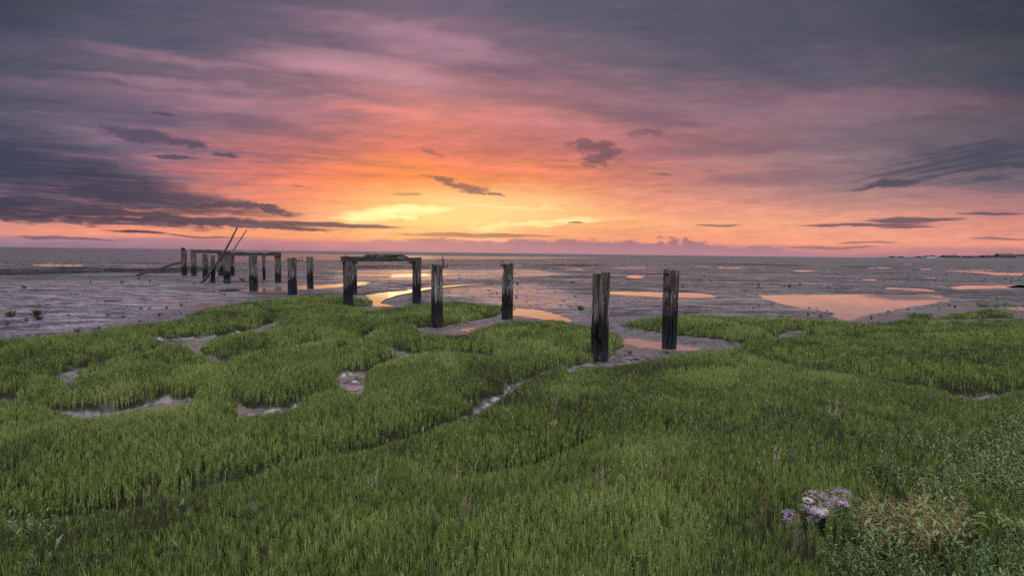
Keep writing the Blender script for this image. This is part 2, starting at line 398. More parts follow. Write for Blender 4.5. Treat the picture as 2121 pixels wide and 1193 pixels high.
POOLS = {
 'big': [(1570,612),(1600,611),(1700,610),(1800,609),(1900,610),(1950,613),(1966,619),(1955,626),(1910,633),(1860,640),(1820,648),(1790,656),(1760,664),(1738,664),(1730,652),(1700,644),(1650,635),(1600,625),(1575,617)],
 'lens': [(1825,597),(1850,595),(1900,597),(1934,602),(1925,605),(1880,603),(1840,600)],
 'far': [(1960,594),(2000,591),(2060,591),(2121,591),(2160,593),(2121,596),(2050,598),(1995,600),(1970,597)],
 'long': [(1255,603.5),(1300,603),(1370,605),(1440,606),(1482,612),(1478,616),(1430,616.5),(1370,616),(1300,612),(1255,609)],
 'creek': [(766,611),(790,607),(830,602),(870,596.5),(940,590),(1060,586),(1100,585.5),(1060,587),(960,592),(890,602),(850,609),(818,617),(806,624),(828,629),(860,631),(820,634),(768,635),(760,622)],
 'back': [(688,571),(740,569),(860,566.5),(940,565.5),(955,567),(880,573),(800,576),(740,576),(700,573.5)],
 'bend': [(485,600),(540,597),(640,591.5),(700,587.5),(745,582.5),(762,584),(758,590),(700,595.5),(640,599.5),(560,604),(515,605)],
 'gold': [(1060,639),(1100,640),(1140,647),(1168,657),(1185,667),(1150,664),(1100,657),(1062,654)],
 'inlet': [(1276,697),(1320,701),(1370,707),(1420,711),(1456,716),(1430,723),(1390,729),(1330,725),(1288,714)],
 'nook': [(2072,637),(2100,634),(2150,635),(2150,641),(2100,643)],
 'foot': [(905,672),(945,675),(975,679),(975,687),(940,689),(915,683)],
 'right': [(1945,559),(2000,561),(2060,564.5),(2121,565.5),(2180,567),(2121,570.5),(2060,569.5),(2040,566.5),(1990,563)],
 'cr1': [(100,762),(175,760),(165,812),(120,812)], 'cr2': [(120,836),(200,832),(300,816),(430,812),(430,850),(300,866),(180,880),(120,868)], 'cr3': [(455,838),(480,800),(515,802),(525,826),(640,820),(640,852),(500,884),(455,876)],
 'cr4': [(690,768),(745,762),(780,790),(750,830),(720,826)], 'cr5': [(300,690),(500,672),(580,650),(590,664),(500,700),(480,752),(400,740),(370,710)],
 'seep': [(465,600.5),(440,601),(410,603),(400,606),(440,606),(480,605)],
}
for k, (x0, x1, y, h) in enumerate([(1640,1690,561,2.4),(1782,1818,579.6,3),(1798,1846,555,2.2),(1902,1932,558,2.2),(1998,2065,560,2),(2083,2111,551.6,2),
        (1480,1550,555,2.4),(1486,1498,553,2.4),(1262,1352,554.4,2.6),(1296,1330,573,6),(1443,1474,552.2,2),(1914,1940,575,1.4),
        (55,196,549.5,3.0),(255,322,551,2.4),(100,112,544.8,2),(1165,1215,558,2.6),(1520,1535,542,1.6),(1870,1890,547,1.8),(2100,2160,594,6)]):
    POOLS['s%d' % k] = [(x0, y), (x0 * .75 + x1 * .25, y - h * .42), ((x0 + x1) / 2, y - h * .5), (x0 * .25 + x1 * .75, y - h * .45), (x1, y),
                        (x0 * .3 + x1 * .7, y + h * .5), ((x0 + x1) / 2, y + h * .5), (x0 * .8 + x1 * .2, y + h * .4)]
def pool_pts(L):
    return [tuple(G(a, b, -0.02)[:2]) for a, b in L]

# tidal gutters out on the flat, whose far banks stand dark: (x, y of the near lip, y of the far lip, depth)
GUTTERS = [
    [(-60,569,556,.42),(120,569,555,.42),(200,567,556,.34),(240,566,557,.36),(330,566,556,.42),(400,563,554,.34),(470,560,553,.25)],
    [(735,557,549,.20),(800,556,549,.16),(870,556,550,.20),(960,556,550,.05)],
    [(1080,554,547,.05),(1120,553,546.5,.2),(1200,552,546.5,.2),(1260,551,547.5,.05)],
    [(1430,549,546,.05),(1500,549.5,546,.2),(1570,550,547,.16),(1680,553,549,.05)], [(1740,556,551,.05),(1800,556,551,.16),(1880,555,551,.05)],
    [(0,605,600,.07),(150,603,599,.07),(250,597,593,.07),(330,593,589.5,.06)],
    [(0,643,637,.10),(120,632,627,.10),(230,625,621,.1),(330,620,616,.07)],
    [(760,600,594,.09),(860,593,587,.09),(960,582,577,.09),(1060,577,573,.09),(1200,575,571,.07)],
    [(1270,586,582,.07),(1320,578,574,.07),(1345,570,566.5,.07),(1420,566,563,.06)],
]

# ------------------------------------------------------------------ fields on a ground grid
GX0, GX1, GY0, GY1, GS = -44.0, 44.0, -13.0, 42.0, 0.06
_gx = np.arange(GX0, GX1, GS); _gy = np.arange(GY0, GY1, GS)
_X, _Y = np.meshgrid(_gx, _gy)

def near_box(P, pad):
    xs = [p[0] for p in P]; ys = [p[1] for p in P]
    i0 = max(0, int((min(xs) - pad - GX0) / GS)); i1 = min(len(_gx), int((max(xs) + pad - GX0) / GS) + 2)
    j0 = max(0, int((min(ys) - pad - GY0) / GS)); j1 = min(len(_gy), int((max(ys) + pad - GY0) / GS) + 2)
    return slice(j0, j1), slice(i0, i1)

def build_veg():
    wx = _X + (fbm(_X * 1.3, _Y * 1.3, 31, 3) - 0.5) * 0.22
    wy = _Y + (fbm(_X * 1.3, _Y * 1.3, 47, 3) - 0.5) * 0.22
    f = poly_sdf(wx, wy, MARSH)
    for I in ISLANDS:
        b = near_box(I, 3.0)
        f[b] = np.maximum(f[b], poly_sdf(wx[b], wy[b], I))
    c = np.full(_X.shape, 9.0)
    for L in CHANNELS:
        if len(L[0]) == 3:
            P = [tuple(G(a, y0, ZB)[:2]) for a, y0, y1 in L] + [tuple(G(a, y1, 0.16 if y1 - y0 > 5 else 0.09)[:2]) for a, y0, y1 in L[::-1]]
            b = near_box(P, 2.0); c[b] = np.minimum(c[b], -poly_sdf(wx[b], wy[b], P)); continue
        N = chan_nodes(L)
        for (ax, ay, aw), (bx, by, bw) in zip(N[:-1], N[1:]):
            b = near_box([(ax, ay), (bx, by)], 2.0 + max(aw, bw))
            if b[0].stop <= b[0].start or b[1].stop <= b[1].start: continue
            d, t = seg_dist(wx[b], wy[b], ax, ay, bx, by)
            c[b] = np.minimum(c[b], d - (aw + (bw - aw) * t))
    # blunt growth edge
    return np.minimum(f, c) + (fbm(_X * 3.1, _Y * 3.1, 5, 3) - 0.5) * 0.14, c
VEG, CHAN = build_veg()

def samp(F, x, y, default):
    u = (np.asarray(x) - GX0) / GS; v = (np.asarray(y) - GY0) / GS
    ok = (u >= 0) & (v >= 0) & (u < len(_gx) - 1.01) & (v < len(_gy) - 1.01)
    u = np.clip(u, 0, len(_gx) - 1.02); v = np.clip(v, 0, len(_gy) - 1.02)
    i = u.astype(int); j = v.astype(int); a = u - i; b = v - j
    r = (F[j, i] * (1 - a) + F[j, i + 1] * a) * (1 - b) + (F[j + 1, i] * (1 - a) + F[j + 1, i + 1] * a) * b
    return np.where(ok, r, default)

def hummock(x, y):
    return fbm(x * 0.42, y * 0.42, 71, 3)

def height(x, y, want_black=False):
    x = np.asarray(x, float); y = np.asarray(y, float)
    r = np.hypot(x, y)
    v = samp(VEG, x, y, np.where(y < 3, 1.0, -3.0))
    far = sstep(25, 70, r)
    near = 1.0 - sstep(14, 40, r)
    nr2 = 1.0 - sstep(9, 26, r)
    m = (fbm(x * 0.30, y * 0.55, 3, 4) - 0.5) * (0.045 + 0.05 * far) * (1 - 0.8 * sstep(60, 150, r))
    m = m + (fbm(x * 1.6, y * 2.6, 11, 3) - 0.5) * 0.030 * (0.2 + 0.8 * nr2) * (1 - sstep(18, 40, r))
    m = m + (1 - np.abs(2 * fbm(x * 3.2, y * 4.4, 23, 3) - 1)) ** 4 * 0.046 * nr2
    m = m + (fbm(x * 11.0, y * 13.0, 29, 3) - 0.5) * 0.017 * nr2
    # flat and still around the pools
    g = np.full(x.shape, -50.0)
    for P in POOL_G[POOL_SKIP:]:
        xs = [p[0] for p in P]; ys = [p[1] for p in P]
        b = (x > min(xs) - 3) & (x < max(xs) + 3) & (y > min(ys) - 3) & (y < max(ys) + 3)
        if b.any():
            wx = x[b] + (fbm(x[b] * 1.1, y[b] * 1.1, 61, 3) - 0.5) * 0.5
            wy = y[b] + (fbm(x[b] * 1.1, y[b] * 1.1, 67, 3) - 0.5) * 0.8
            g[b] = np.maximum(g[b], poly_sdf(wx, wy, P))
    calm = sstep(-1.2, 0.0, g)
    m = m * (1 - 0.75 * calm) - 0.075 * sstep(-0.25, 0.35, g) + 0.004
    # gutters
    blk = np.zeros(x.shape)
    for L in GUTTERS:
        N = []
        for px, y0, y1, dep in L:
            a = G(px, y0, 0.0); b2 = G(px, y1, 0.0)
            N.append((a[0], a[1], b2[0], b2[1], dep))
        for A, B in zip(N[:-1], N[1:]):
            lo = min(A[1], B[1]) - 2; hi = max(A[3], B[3]) + 2
            xl, xh = min(A[0], B[0], A[2], B[2]), max(A[0], B[0], A[2], B[2])
            b = (y > lo) & (y < hi) & (x > xl - 1) & (x < xh + 1)
            if not b.any(): continue
            # azimuth interpolation, as the gutters run across the view
            az = x[b] / y[b]; za, zb = A[0] / A[1], B[0] / B[1]
            t = (az - za) / (zb - za); inb = (t >= 0) & (t < 1); t = np.clip(t, 0, 1)
            yn = A[1] + (B[1] - A[1]) * t; yf = A[3] + (B[3] - A[3]) * t; dp = A[4] + (B[4] - A[4]) * t
            s = (y[b] + (fbm(x[b] * 0.25, y[b] * 0.1, 83, 3) - 0.5) * (yf - yn) * 0.7 - yn) / (yf - yn)
            prof = sstep(-0.08, 0.28, s) * (1 - sstep(0.40, 1.0, s))
            m[b] -= np.where(inb, prof * dp, 0)
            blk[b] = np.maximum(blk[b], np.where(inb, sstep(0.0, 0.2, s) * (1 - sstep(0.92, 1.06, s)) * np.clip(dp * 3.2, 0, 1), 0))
    s = sstep(-0.05, 0.16, v)
    hm = 0.05 + 0.22 * hummock(x, y) * sstep(0.05, 1.2, v)
    gv = -0.085 * sstep(0.06, -0.14, samp(CHAN, x, y, 9.0)) * near
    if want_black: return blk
    return m * (1 - s) + hm * s + gv

POOL_G = [pool_pts(L) for k, L in POOLS.items() if k.startswith('cr') and len(k) == 3] + [pool_pts(L) for k, L in POOLS.items() if not (k.startswith('cr') and len(k) == 3)]
POOL_SKIP = 5

# ------------------------------------------------------------------ object helpers
def link(o, parent=None):
    COL.objects.link(o)
    if parent is not None: o.parent = parent
    return o

def mesh_from(name, V, F, mats, mi=None, smooth=False):
    me = bpy.data.meshes.new(name)
    V = np.asarray(V, np.float32)
    if isinstance(F, np.ndarray) and F.ndim == 2:
        n, k = F.shape
        me.vertices.add(len(V)); me.vertices.foreach_set('co', V.ravel())
        me.loops.add(n * k); me.loops.foreach_set('vertex_index', F.ravel().astype(np.int32))
        me.polygons.add(n); me.polygons.foreach_set('loop_start', np.arange(0, n * k, k, dtype=np.int32))
        me.polygons.foreach_set('loop_total', np.full(n, k, np.int32))
        me.update(calc_edges=True)
    else:
        me.from_pydata([tuple(map(float, v)) for v in V], [], F)
    for m in mats: me.materials.append(m)
    if mi is not None: me.polygons.foreach_set('material_index', np.asarray(mi, np.int32))
    if smooth: me.polygons.foreach_set('use_smooth', np.ones(len(me.polygons), bool))
    me.update()
    return me

def obj(name, me, parent=None):
    o = bpy.data.objects.new(name, me); return link(o, parent)

def tag(o, label=None, cat=None, group=None, kind=None):
    if label: o['label'] = label
    if cat: o['category'] = cat
    if group: o['group'] = group
    if kind: o['kind'] = kind
    return o

def empty(name, loc, rz=0.0):
    o = bpy.data.objects.new(name, None); link(o)
    o.location = loc; o.rotation_euler = (0, 0, rz); o.empty_display_size = 0.1
    return o

def new_mat(name):
    m = bpy.data.materials.new(name); m.use_nodes = True
    t = m.node_tree
    for n in list(t.nodes): t.nodes.remove(n)
    nb = NB(t)
    out = t.nodes.new('ShaderNodeOutputMaterial')
    p = t.nodes.new('ShaderNodeBsdfPrincipled')
    t.links.new(p.outputs[0], out.inputs['Surface'])
    return m, nb, p, out

def bump(nb, p, h, strength, dist):
    b = nb.n.new('ShaderNodeBump'); b.inputs['Strength'].default_value = strength; b.inputs['Distance'].default_value = dist
    nb.put(b.inputs['Height'], h); nb.l.new(b.outputs[0], p.inputs['Normal'])
    return b

def obj_pos(nb):
    tc = nb.n.new('ShaderNodeTexCoord'); return E(nb, tc.outputs['Object'])

# ------------------------------------------------------------------ mud
def mat_mud():
    m, nb, p, out = new_mat('wet_mud')
    P = obj_pos(nb); x, y, z = nb.sep(P)
    band = nb.noise(nb.vec(x * 0.05, y * 0.30), 1.0, 5.0, 0.62)
    midn = nb.noise(nb.vec(x * 0.9, y * 1.7), 1.0, 5.0, 0.62)
    fine = nb.noise(P, 9.0, 5.0, 0.62, three=True)
    streak = nb.noise(nb.vec(x * 0.28, y * 0.75), 1.0, 6.0, 0.7)
    mix_ = band * 0.35 + midn * 0.3 + streak * 0.35
    col = nb.ramp(mix_, [(0.38, (0.012, 0.011, 0.012, 1)), (0.46, (0.034, 0.030, 0.033, 1)), (0.53, (0.072, 0.062, 0.069, 1)), (0.62, (0.120, 0.103, 0.116, 1))])
    col = nb.mix(nb.smooth(fine, 0.54, 0.70) * 0.85, col, (0.018, 0.016, 0.018, 1))
    rv = nb.math('ABSOLUTE', nb.noise(nb.vec(x * 0.11 + 3.0, y * 0.42), 1.0, 4.0, 0.55) - 0.5)
    rw = nb.math('ABSOLUTE', nb.noise(nb.vec(x * 0.09 + 31.0, y * 0.30 + 7.0), 1.0, 4.0, 0.55) - 0.5)
    lump = nb.noise(nb.vec(x * 2.1, y * 2.6), 1.0, 4.0, 0.6)
    col = nb.mix(nb.smooth(rv, 0.022, 0.004) * 0.85, col, (0.010, 0.009, 0.010, 1))
    col = nb.mix(nb.smooth(lump, 0.57, 0.66) * 0.75, col, (0.013, 0.012, 0.013, 1))
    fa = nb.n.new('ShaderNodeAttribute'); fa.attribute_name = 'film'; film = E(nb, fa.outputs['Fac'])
    col = nb.mix(film * 0.95, col, nb.mix(nb.smooth(midn * 0.6 + fine * 0.4, 0.42, 0.56), (0.165, 0.146, 0.172, 1), (0.034, 0.030, 0.036, 1)))  # water film, its pale lilac sheen put into the base colour
    ba = nb.n.new('ShaderNodeAttribute'); ba.attribute_name = 'wet_bank_shade'  # dark wet gutter mud, with the shade of its steep banks painted in
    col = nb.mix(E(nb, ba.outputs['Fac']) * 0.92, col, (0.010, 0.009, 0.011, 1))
    wa = nb.n.new('ShaderNodeAttribute'); wa.attribute_name = 'wet_silt'; silt = E(nb, wa.outputs['Fac'])
    col = nb.mix(silt * 0.85, col, nb.mix(nb.smooth(fine, 0.42, 0.62), (0.056, 0.047, 0.054, 1), (0.009, 0.008, 0.009, 1)))
    nb.put(p.inputs['Base Color'], col)
    va = nb.n.new('ShaderNodeAttribute'); va.attribute_name = 'litter'; lit = E(nb, va.outputs['Fac'])
    col = nb.mix(lit, col, (0.016, 0.017, 0.010, 1)); nb.put(p.inputs['Base Color'], col)
    wet = nb.smooth(mix_ + (fine - 0.5) * 0.20, 0.49, 0.62).max(nb.smooth(rw, 0.020, 0.006))
    nb.put(p.inputs['Roughness'], nb.smooth(wet, 0.0, 1.0, 0.80, 0.26, 'LINEAR') * (1.0 - silt * 0.40) * (1.0 - film * 0.6) + lit * 0.4)
    nb.put(p.inputs['Specular IOR Level'], 0.16 + wet * 0.5 - E(nb, ba.outputs['Fac']) * 0.5 + silt * 0.55 + film * 0.35 - lit * 0.4)
    rill = nb.noise(nb.vec(x * 3.2, y * 5.5, z), 1.0, 5.0, 0.6)
    r2 = (x * x + y * y) * (1.0 / 500.0)
    bump(nb, p, (midn * 0.4 + fine * 0.3 * (1.0 - silt * 0.5) + rill * 0.5 * (1.0 - silt * 0.2)) * (1.0 / (r2 + 1.0)), 0.8, 0.08)
    return m

def mat_water(name, rough=0.03, strength=0.12, sx=2.0, sy=4.0, dist=0.02, fade2=0.0, base=(0.120, 0.094, 0.088), ior=3.5):
    m, nb, p, out = new_mat(name)
    P = obj_pos(nb); x, y, z = nb.sep(P)
    p.inputs['Base Color'].default_value = base + (1,)
    p.inputs['Roughness'].default_value = rough
    p.inputs['IOR'].default_value = ior
    p.inputs['Specular IOR Level'].default_value = 0.5
    n = nb.noise(nb.vec(x * sx, y * sy), 1.0, 4.0, 0.55)
    r2 = (x * x + y * y) * fade2
    bump(nb, p, n / (r2 + 1.0), strength, dist)
    return m

MUD = mat_mud()
WATER = mat_water('still_water', 0.02, 0.04, 1.2, 2.6, 0.006)
SEAW = mat_water('sea_water', 0.26, 0.05, 0.02, 0.10, 0.3, 1.0 / 10000.0, (0.050, 0.044, 0.054), 1.5)

# sheets of mud still filmed with water
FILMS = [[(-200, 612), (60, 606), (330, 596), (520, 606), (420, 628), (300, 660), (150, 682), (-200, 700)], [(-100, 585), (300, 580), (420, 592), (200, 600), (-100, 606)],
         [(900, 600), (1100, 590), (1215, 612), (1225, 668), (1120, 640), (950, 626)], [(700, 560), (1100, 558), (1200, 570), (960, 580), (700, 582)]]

def build_ground():
    az0, az1, na = -62.0, 62.0, 1150
    az = np.radians(np.linspace(az0, az1, na))
    # rows: even steps in the angle below the horizon, so that detail follows nearness
    ang = np.concatenate([np.linspace(50, 33, 26)[:-1], np.linspace(33, 8.5, 380)[:-1], np.linspace(8.5, 1.0, 330)[:-1], np.linspace(1.0, 0.2, 60)])
    r = CAM_H / np.tan(np.radians(ang))
    R, A = np.meshgrid(r, az, indexing='ij')
    X = R * np.sin(A); Y = R * np.cos(A)
    Z = height(X, Y)
    V = np.stack([X, Y, Z], -1).reshape(-1, 3)
    nr = len(r)
    I = np.arange(nr * na).reshape(nr, na)
    F = np.stack([I[:-1, :-1], I[:-1, 1:], I[1:, 1:], I[1:, :-1]], -1).reshape(-1, 4)
    # skirt: the near hole, the ground behind and out to the horizon
    ring_in = I[0]; ring_out = I[-1]
    V2 = [V]; n0 = len(V); F2 = [F]
    a_back = np.radians(np.linspace(az1, az0 + 360, 60))
    rb = np.array([r[0], 3, 6, 12, 25, 60, 200, r[-1]])
    Rb, Ab = np.meshgrid(rb, a_back, indexing='ij')
    Xb = Rb * np.sin(Ab); Yb = Rb * np.cos(Ab)
    Vb = np.stack([Xb, Yb, np.where(Rb < 40, 0.12, 0.0)], -1).reshape(-1, 3)
    Ib = np.arange(len(Vb)).reshape(len(rb), 60) + n0
    V2.append(Vb); F2.append(np.stack([Ib[:-1, :-1], Ib[:-1, 1:], Ib[1:, 1:], Ib[1:, :-1]], -1).reshape(-1, 4)); n0 += len(Vb)
    # inner disc
    Vc = np.array([[0, 0, 0.1]]); ic = n0; V2.append(Vc); n0 += 1
    fan = [[ic, ring_in[k + 4], ring_in[k], ic] for k in range(0, na - 4, 4)]
    # outer ring to the horizon
    allr = np.concatenate([ring_out[::10], Ib[-1]])
    co = np.concatenate([V, Vb])[allr]
    sc = 14000.0 / np.hypot(co[:, 0], co[:, 1])
    Vo = np.stack([co[:, 0] * sc, co[:, 1] * sc, np.full(len(co), -0.3)], -1)
    Io = np.arange(len(Vo)) + n0; V2.append(Vo)
    F2.append(np.stack([allr[:-1], allr[1:], Io[1:], Io[:-1]], -1))
    tri = np.array([[ic, ring_in[k], ring_in[min(k + 4, na - 1)]] for k in range(0, na - 1, 4)])
    tri2 = np.array([[ic, Ib[0, k], Ib[0, k + 1]] for k in range(59)])
    me = mesh_from('mudflat', np.concatenate(V2), np.concatenate(F2), [MUD], smooth=True)
    at = me.attributes.new('wet_bank_shade', 'FLOAT', 'POINT'); bv = np.zeros(len(me.vertices), np.float32)
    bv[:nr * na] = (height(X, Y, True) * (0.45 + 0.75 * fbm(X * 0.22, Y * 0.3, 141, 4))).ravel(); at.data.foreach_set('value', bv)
    at = me.attributes.new('wet_silt', 'FLOAT', 'POINT'); bv = np.zeros(len(me.vertices), np.float32)
    vv = samp(VEG, X, Y, np.where(Y < 3, 1.0, -9.0)); bv[:nr * na] = (sstep(-2.2, -0.5, vv) * (1 - sstep(-0.15, -0.04, vv))).ravel(); at.data.foreach_set('value', bv)
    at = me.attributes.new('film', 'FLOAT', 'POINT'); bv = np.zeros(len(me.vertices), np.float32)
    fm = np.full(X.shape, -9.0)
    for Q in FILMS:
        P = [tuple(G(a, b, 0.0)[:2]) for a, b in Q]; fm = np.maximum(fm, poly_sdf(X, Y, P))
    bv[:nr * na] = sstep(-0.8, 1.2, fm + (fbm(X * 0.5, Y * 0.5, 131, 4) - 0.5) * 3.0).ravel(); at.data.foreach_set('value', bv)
    at = me.attributes.new('litter', 'FLOAT', 'POINT'); bv = np.zeros(len(me.vertices), np.float32)
    bv[:nr * na] = sstep(-0.13, -0.03, vv).ravel(); at.data.foreach_set('value', bv)
    o = obj('mudflat', me); tag(o, kind='structure')
    me2 = mesh_from('mud_underfoot', np.concatenate(V2), np.concatenate([tri, tri2]), [MUD])
    import bmesh
    bm = bmesh.new(); bm.from_mesh(me); bm.verts.ensure_lookup_table()
    for q in np.concatenate([tri, tri2]):
        try: bm.faces.new([bm.verts[int(i)] for i in q])
        except ValueError: pass
    bm.to_mesh(me); bm.free(); bpy.data.meshes.remove(me2)
    return o
mudflat = build_ground()

def build_pools():
    for k, L in POOLS.items():
        P = np.array(pool_pts(L)); c = P.mean(0)
        d = np.linalg.norm(P - c, axis=1, keepdims=True)
        Q = c + (P - c) * (1 + 0.8 / np.maximum(d, 0.8))      # the sheet runs in under the mud rim
        zw = -0.024
        if k.startswith('cr') and len(k) == 3: Q = P; zw = -0.058
        V = [(q[0] - c[0], q[1] - c[1], 0.0) for q in Q]
        n = len(V)
        me = mesh_from('pool', V, [list(range(n))] , [WATER])
        if me.polygons[0].normal.z < 0: me.flip_normals()
        o = obj('pool', me); o.location = (c[0], c[1], zw); tag(o, kind='structure')
build_pools()

# ------------------------------------------------------------------ the sea and the far shore
def build_sea():
    # the sea begins behind the flats, further off to the right
    pts_near = []
    for px, d in [(-900,80),(-300,75),(0,72),(200,72),(420,78),(560,100),(700,120),(900,150),(1060,190),(1250,330),(1450,600),(1700,1100),(1900,2200)]:
        a = ray(px, 520); pts_near.append((a[0] / a[1] * d, d))
    V = []; F = []
    n = len(pts_near)
    for x, y in pts_near: V.append((x, y, 0.0))
    for x, y in pts_near: V.append((x / y * 13000, 13000, 0.0))
    for i in range(n - 1): F.append([i, i + 1, n + i + 1, n + i])
    me = mesh_from('sea', V, F, [SEAW])
    o = obj('sea', me); o.location = (0, 0, 0.035); tag(o, kind='structure')
build_sea()
# ------------------------------------------------------------------ plants of the marsh
rng = np.random.default_rng(11)

def tube(pts, rad, ns=4, tip=True):
    """tapered tube along pts; returns verts, quad faces (degenerate tips as thin quads)"""
    pts = np.asarray(pts, float); rad = np.asarray(rad, float)
    V = []; F = []
    n = len(pts)
    for i in range(n):
        d = pts[min(i + 1, n - 1)] - pts[max(i - 1, 0)]; d = d / (np.linalg.norm(d) + 1e-9)
        u = np.cross(d, [0.31, 0.95, 0.05]); u /= np.linalg.norm(u) + 1e-9; w = np.cross(d, u)
        for k in range(ns):
            a = 2 * math.pi * k / ns
            V.append(pts[i] + rad[i] * (math.cos(a) * u + math.sin(a) * w))
    for i in range(n - 1):
        for k in range(ns):
            k2 = (k + 1) % ns
            F.append([i * ns + k, i * ns + k2, (i + 1) * ns + k2, (i + 1) * ns + k])
    return np.array(V), F

class Parts:
    def __init__(self): self.V = []; self.F = []; self.M = []; self.n = 0
    def add(self, V, F, m=0):
        self.V.append(np.asarray(V, float)); self.F += [[i + self.n for i in f] for f in F]; self.M += [m] * len(F); self.n += len(V)
    def get(self): return np.concatenate(self.V), self.F, self.M
    def mesh(self, name, mats, smooth=False):
        V, F, M = self.get(); return mesh_from(name, V, F, mats, M, smooth)

def leaf(base, direction, length, width, fold=0.25, curl=0.3, nseg=3):
    d = np.asarray(direction, float); d /= np.linalg.norm(d)
    s = np.cross(d, [0, 0, 1.0])
    if np.linalg.norm(s) < 1e-3: s = np.array([1.0, 0, 0])
    s /= np.linalg.norm(s); up = np.cross(s, d)
    V = []; F = []
    for i in range(nseg + 1):
        t = i / nseg; c = np.asarray(base) + d * length * t - up * curl * length * t * t
        w = width * math.sin(math.pi * min(0.97, 0.12 + 0.86 * t)) * 0.5
        V += [c - s * w + up * fold * w, c, c + s * w + up * fold * w]
    for i in range(nseg):
        a = i * 3; F += [[a, a + 1, a + 4, a + 3], [a + 1, a + 2, a + 5, a + 4]]
    return V, F

def glasswort(r, detail, thick=1.0, h=0.175):
    """upright jointed stem with paired branches that turn up close against it"""
    P = Parts()
    h = h * r.uniform(0.86, 1.10)
    lean = r.normal(0, 0.006, 2); seg = 7 if detail else 3
    pts = []
    for i in range(seg + 1):
        t = i / seg
        pts.append([lean[0] * t * t * 2 + r.normal(0, 0.001), lean[1] * t * t * 2 + r.normal(0, 0.001), h * t])
    pts = np.array(pts)
    rad = [(0.0027 - 0.0007 * (i / seg)) * thick * (1.0 + (0.2 if i % 2 else -0.1)) for i in range(seg + 1)]; rad[-1] *= 0.45
    P.add(*tube(pts, rad, 4 if detail else 3))
    nb_ = r.integers(3, 6) if detail else r.integers(1, 4)
    ang0 = r.uniform(0, math.pi)
    for k in range(nb_):
        t = 0.26 + 0.56 * (k + r.random()) / nb_
        c = np.array([np.interp(t, np.linspace(0, 1, seg + 1), pts[:, j]) for j in range(3)])
        for sgn in (0, math.pi):
            if r.random() < 0.3: continue
            a = ang0 + k * 1.57 + sgn + r.normal(0, 0.25)
            L = h * (0.36 * (1 - t) + 0.14) * r.uniform(0.7, 1.2)
            o = np.array([math.cos(a), math.sin(a), 0])
            q = [c, c + o * (L * 0.10 + 0.004) + [0, 0, L * 0.34], c + o * (L * 0.12 + 0.005) + [0, 0, L * 1.0]]
            P.add(*tube(q, np.array([0.0018, 0.0025, 0.0010]) * thick, 3))
    return P.get()

def glasswort_clump(r, n, spread, thick):
    P = Parts()
    for i in range(n):
        V, F, M = glasswort(r, False, thick)
        a = r.uniform(0, 6.28); d = spread * math.sqrt(r.random())
        V = V * [1, 1, r.uniform(0.75, 1.05)] + [d * math.cos(a), d * math.sin(a), 0]
        P.add(V, F)
    return P.get()

def mat_plant(name, stops, trans=0.25, rough=0.55, vary=0.16, stufflike=True):
    """stops: colours along the per-plant tint"""
    m, nb, p, out = new_mat(name)
    at = nb.n.new('ShaderNodeAttribute'); at.attribute_name = 'tint'
    at.attribute_type = 'INSTANCER' if stufflike else 'OBJECT'
    f = E(nb, at.outputs['Fac'])
    if not stufflike:
        oi = nb.n.new('ShaderNodeObjectInfo'); f = E(nb, oi.outputs['Random'])
    P = obj_pos(nb)
    n = nb.noise(P, 40.0, 2.0, 0.5, three=True)
    f = nb.math('ADD', f, (n - 0.5) * vary, clamp=True)
    col = nb.ramp(f, [(a, c + (1,)) for a, c in stops])
    nb.put(p.inputs['Base Color'], col)
    p.inputs['Roughness'].default_value = rough
    p.inputs['Specular IOR Level'].default_value = 0.35
    tr = nb.n.new('ShaderNodeBsdfTranslucent'); nb.put(tr.inputs['Color'], col)
    mx = nb.n.new('ShaderNodeMixShader'); mx.inputs[0].default_value = trans
    nb.l.new(p.outputs[0], mx.inputs[1]); nb.l.new(tr.outputs[0], mx.inputs[2])
    nb.l.new(mx.outputs[0], out.inputs['Surface'])
    return m

GREEN = mat_plant('glasswort_green', [(0.0, (0.070, 0.056, 0.040)), (0.18, (0.080, 0.094, 0.038)), (0.5, (0.144, 0.210, 0.050)), (0.8, (0.235, 0.298, 0.080)), (1.0, (0.300, 0.345, 0.120))])
GREY = mat_plant('purslane_leaf', [(0.0, (0.040, 0.066, 0.022)), (0.5, (0.074, 0.116, 0.036)), (1.0, (0.130, 0.170, 0.062))], 0.2, 0.5)

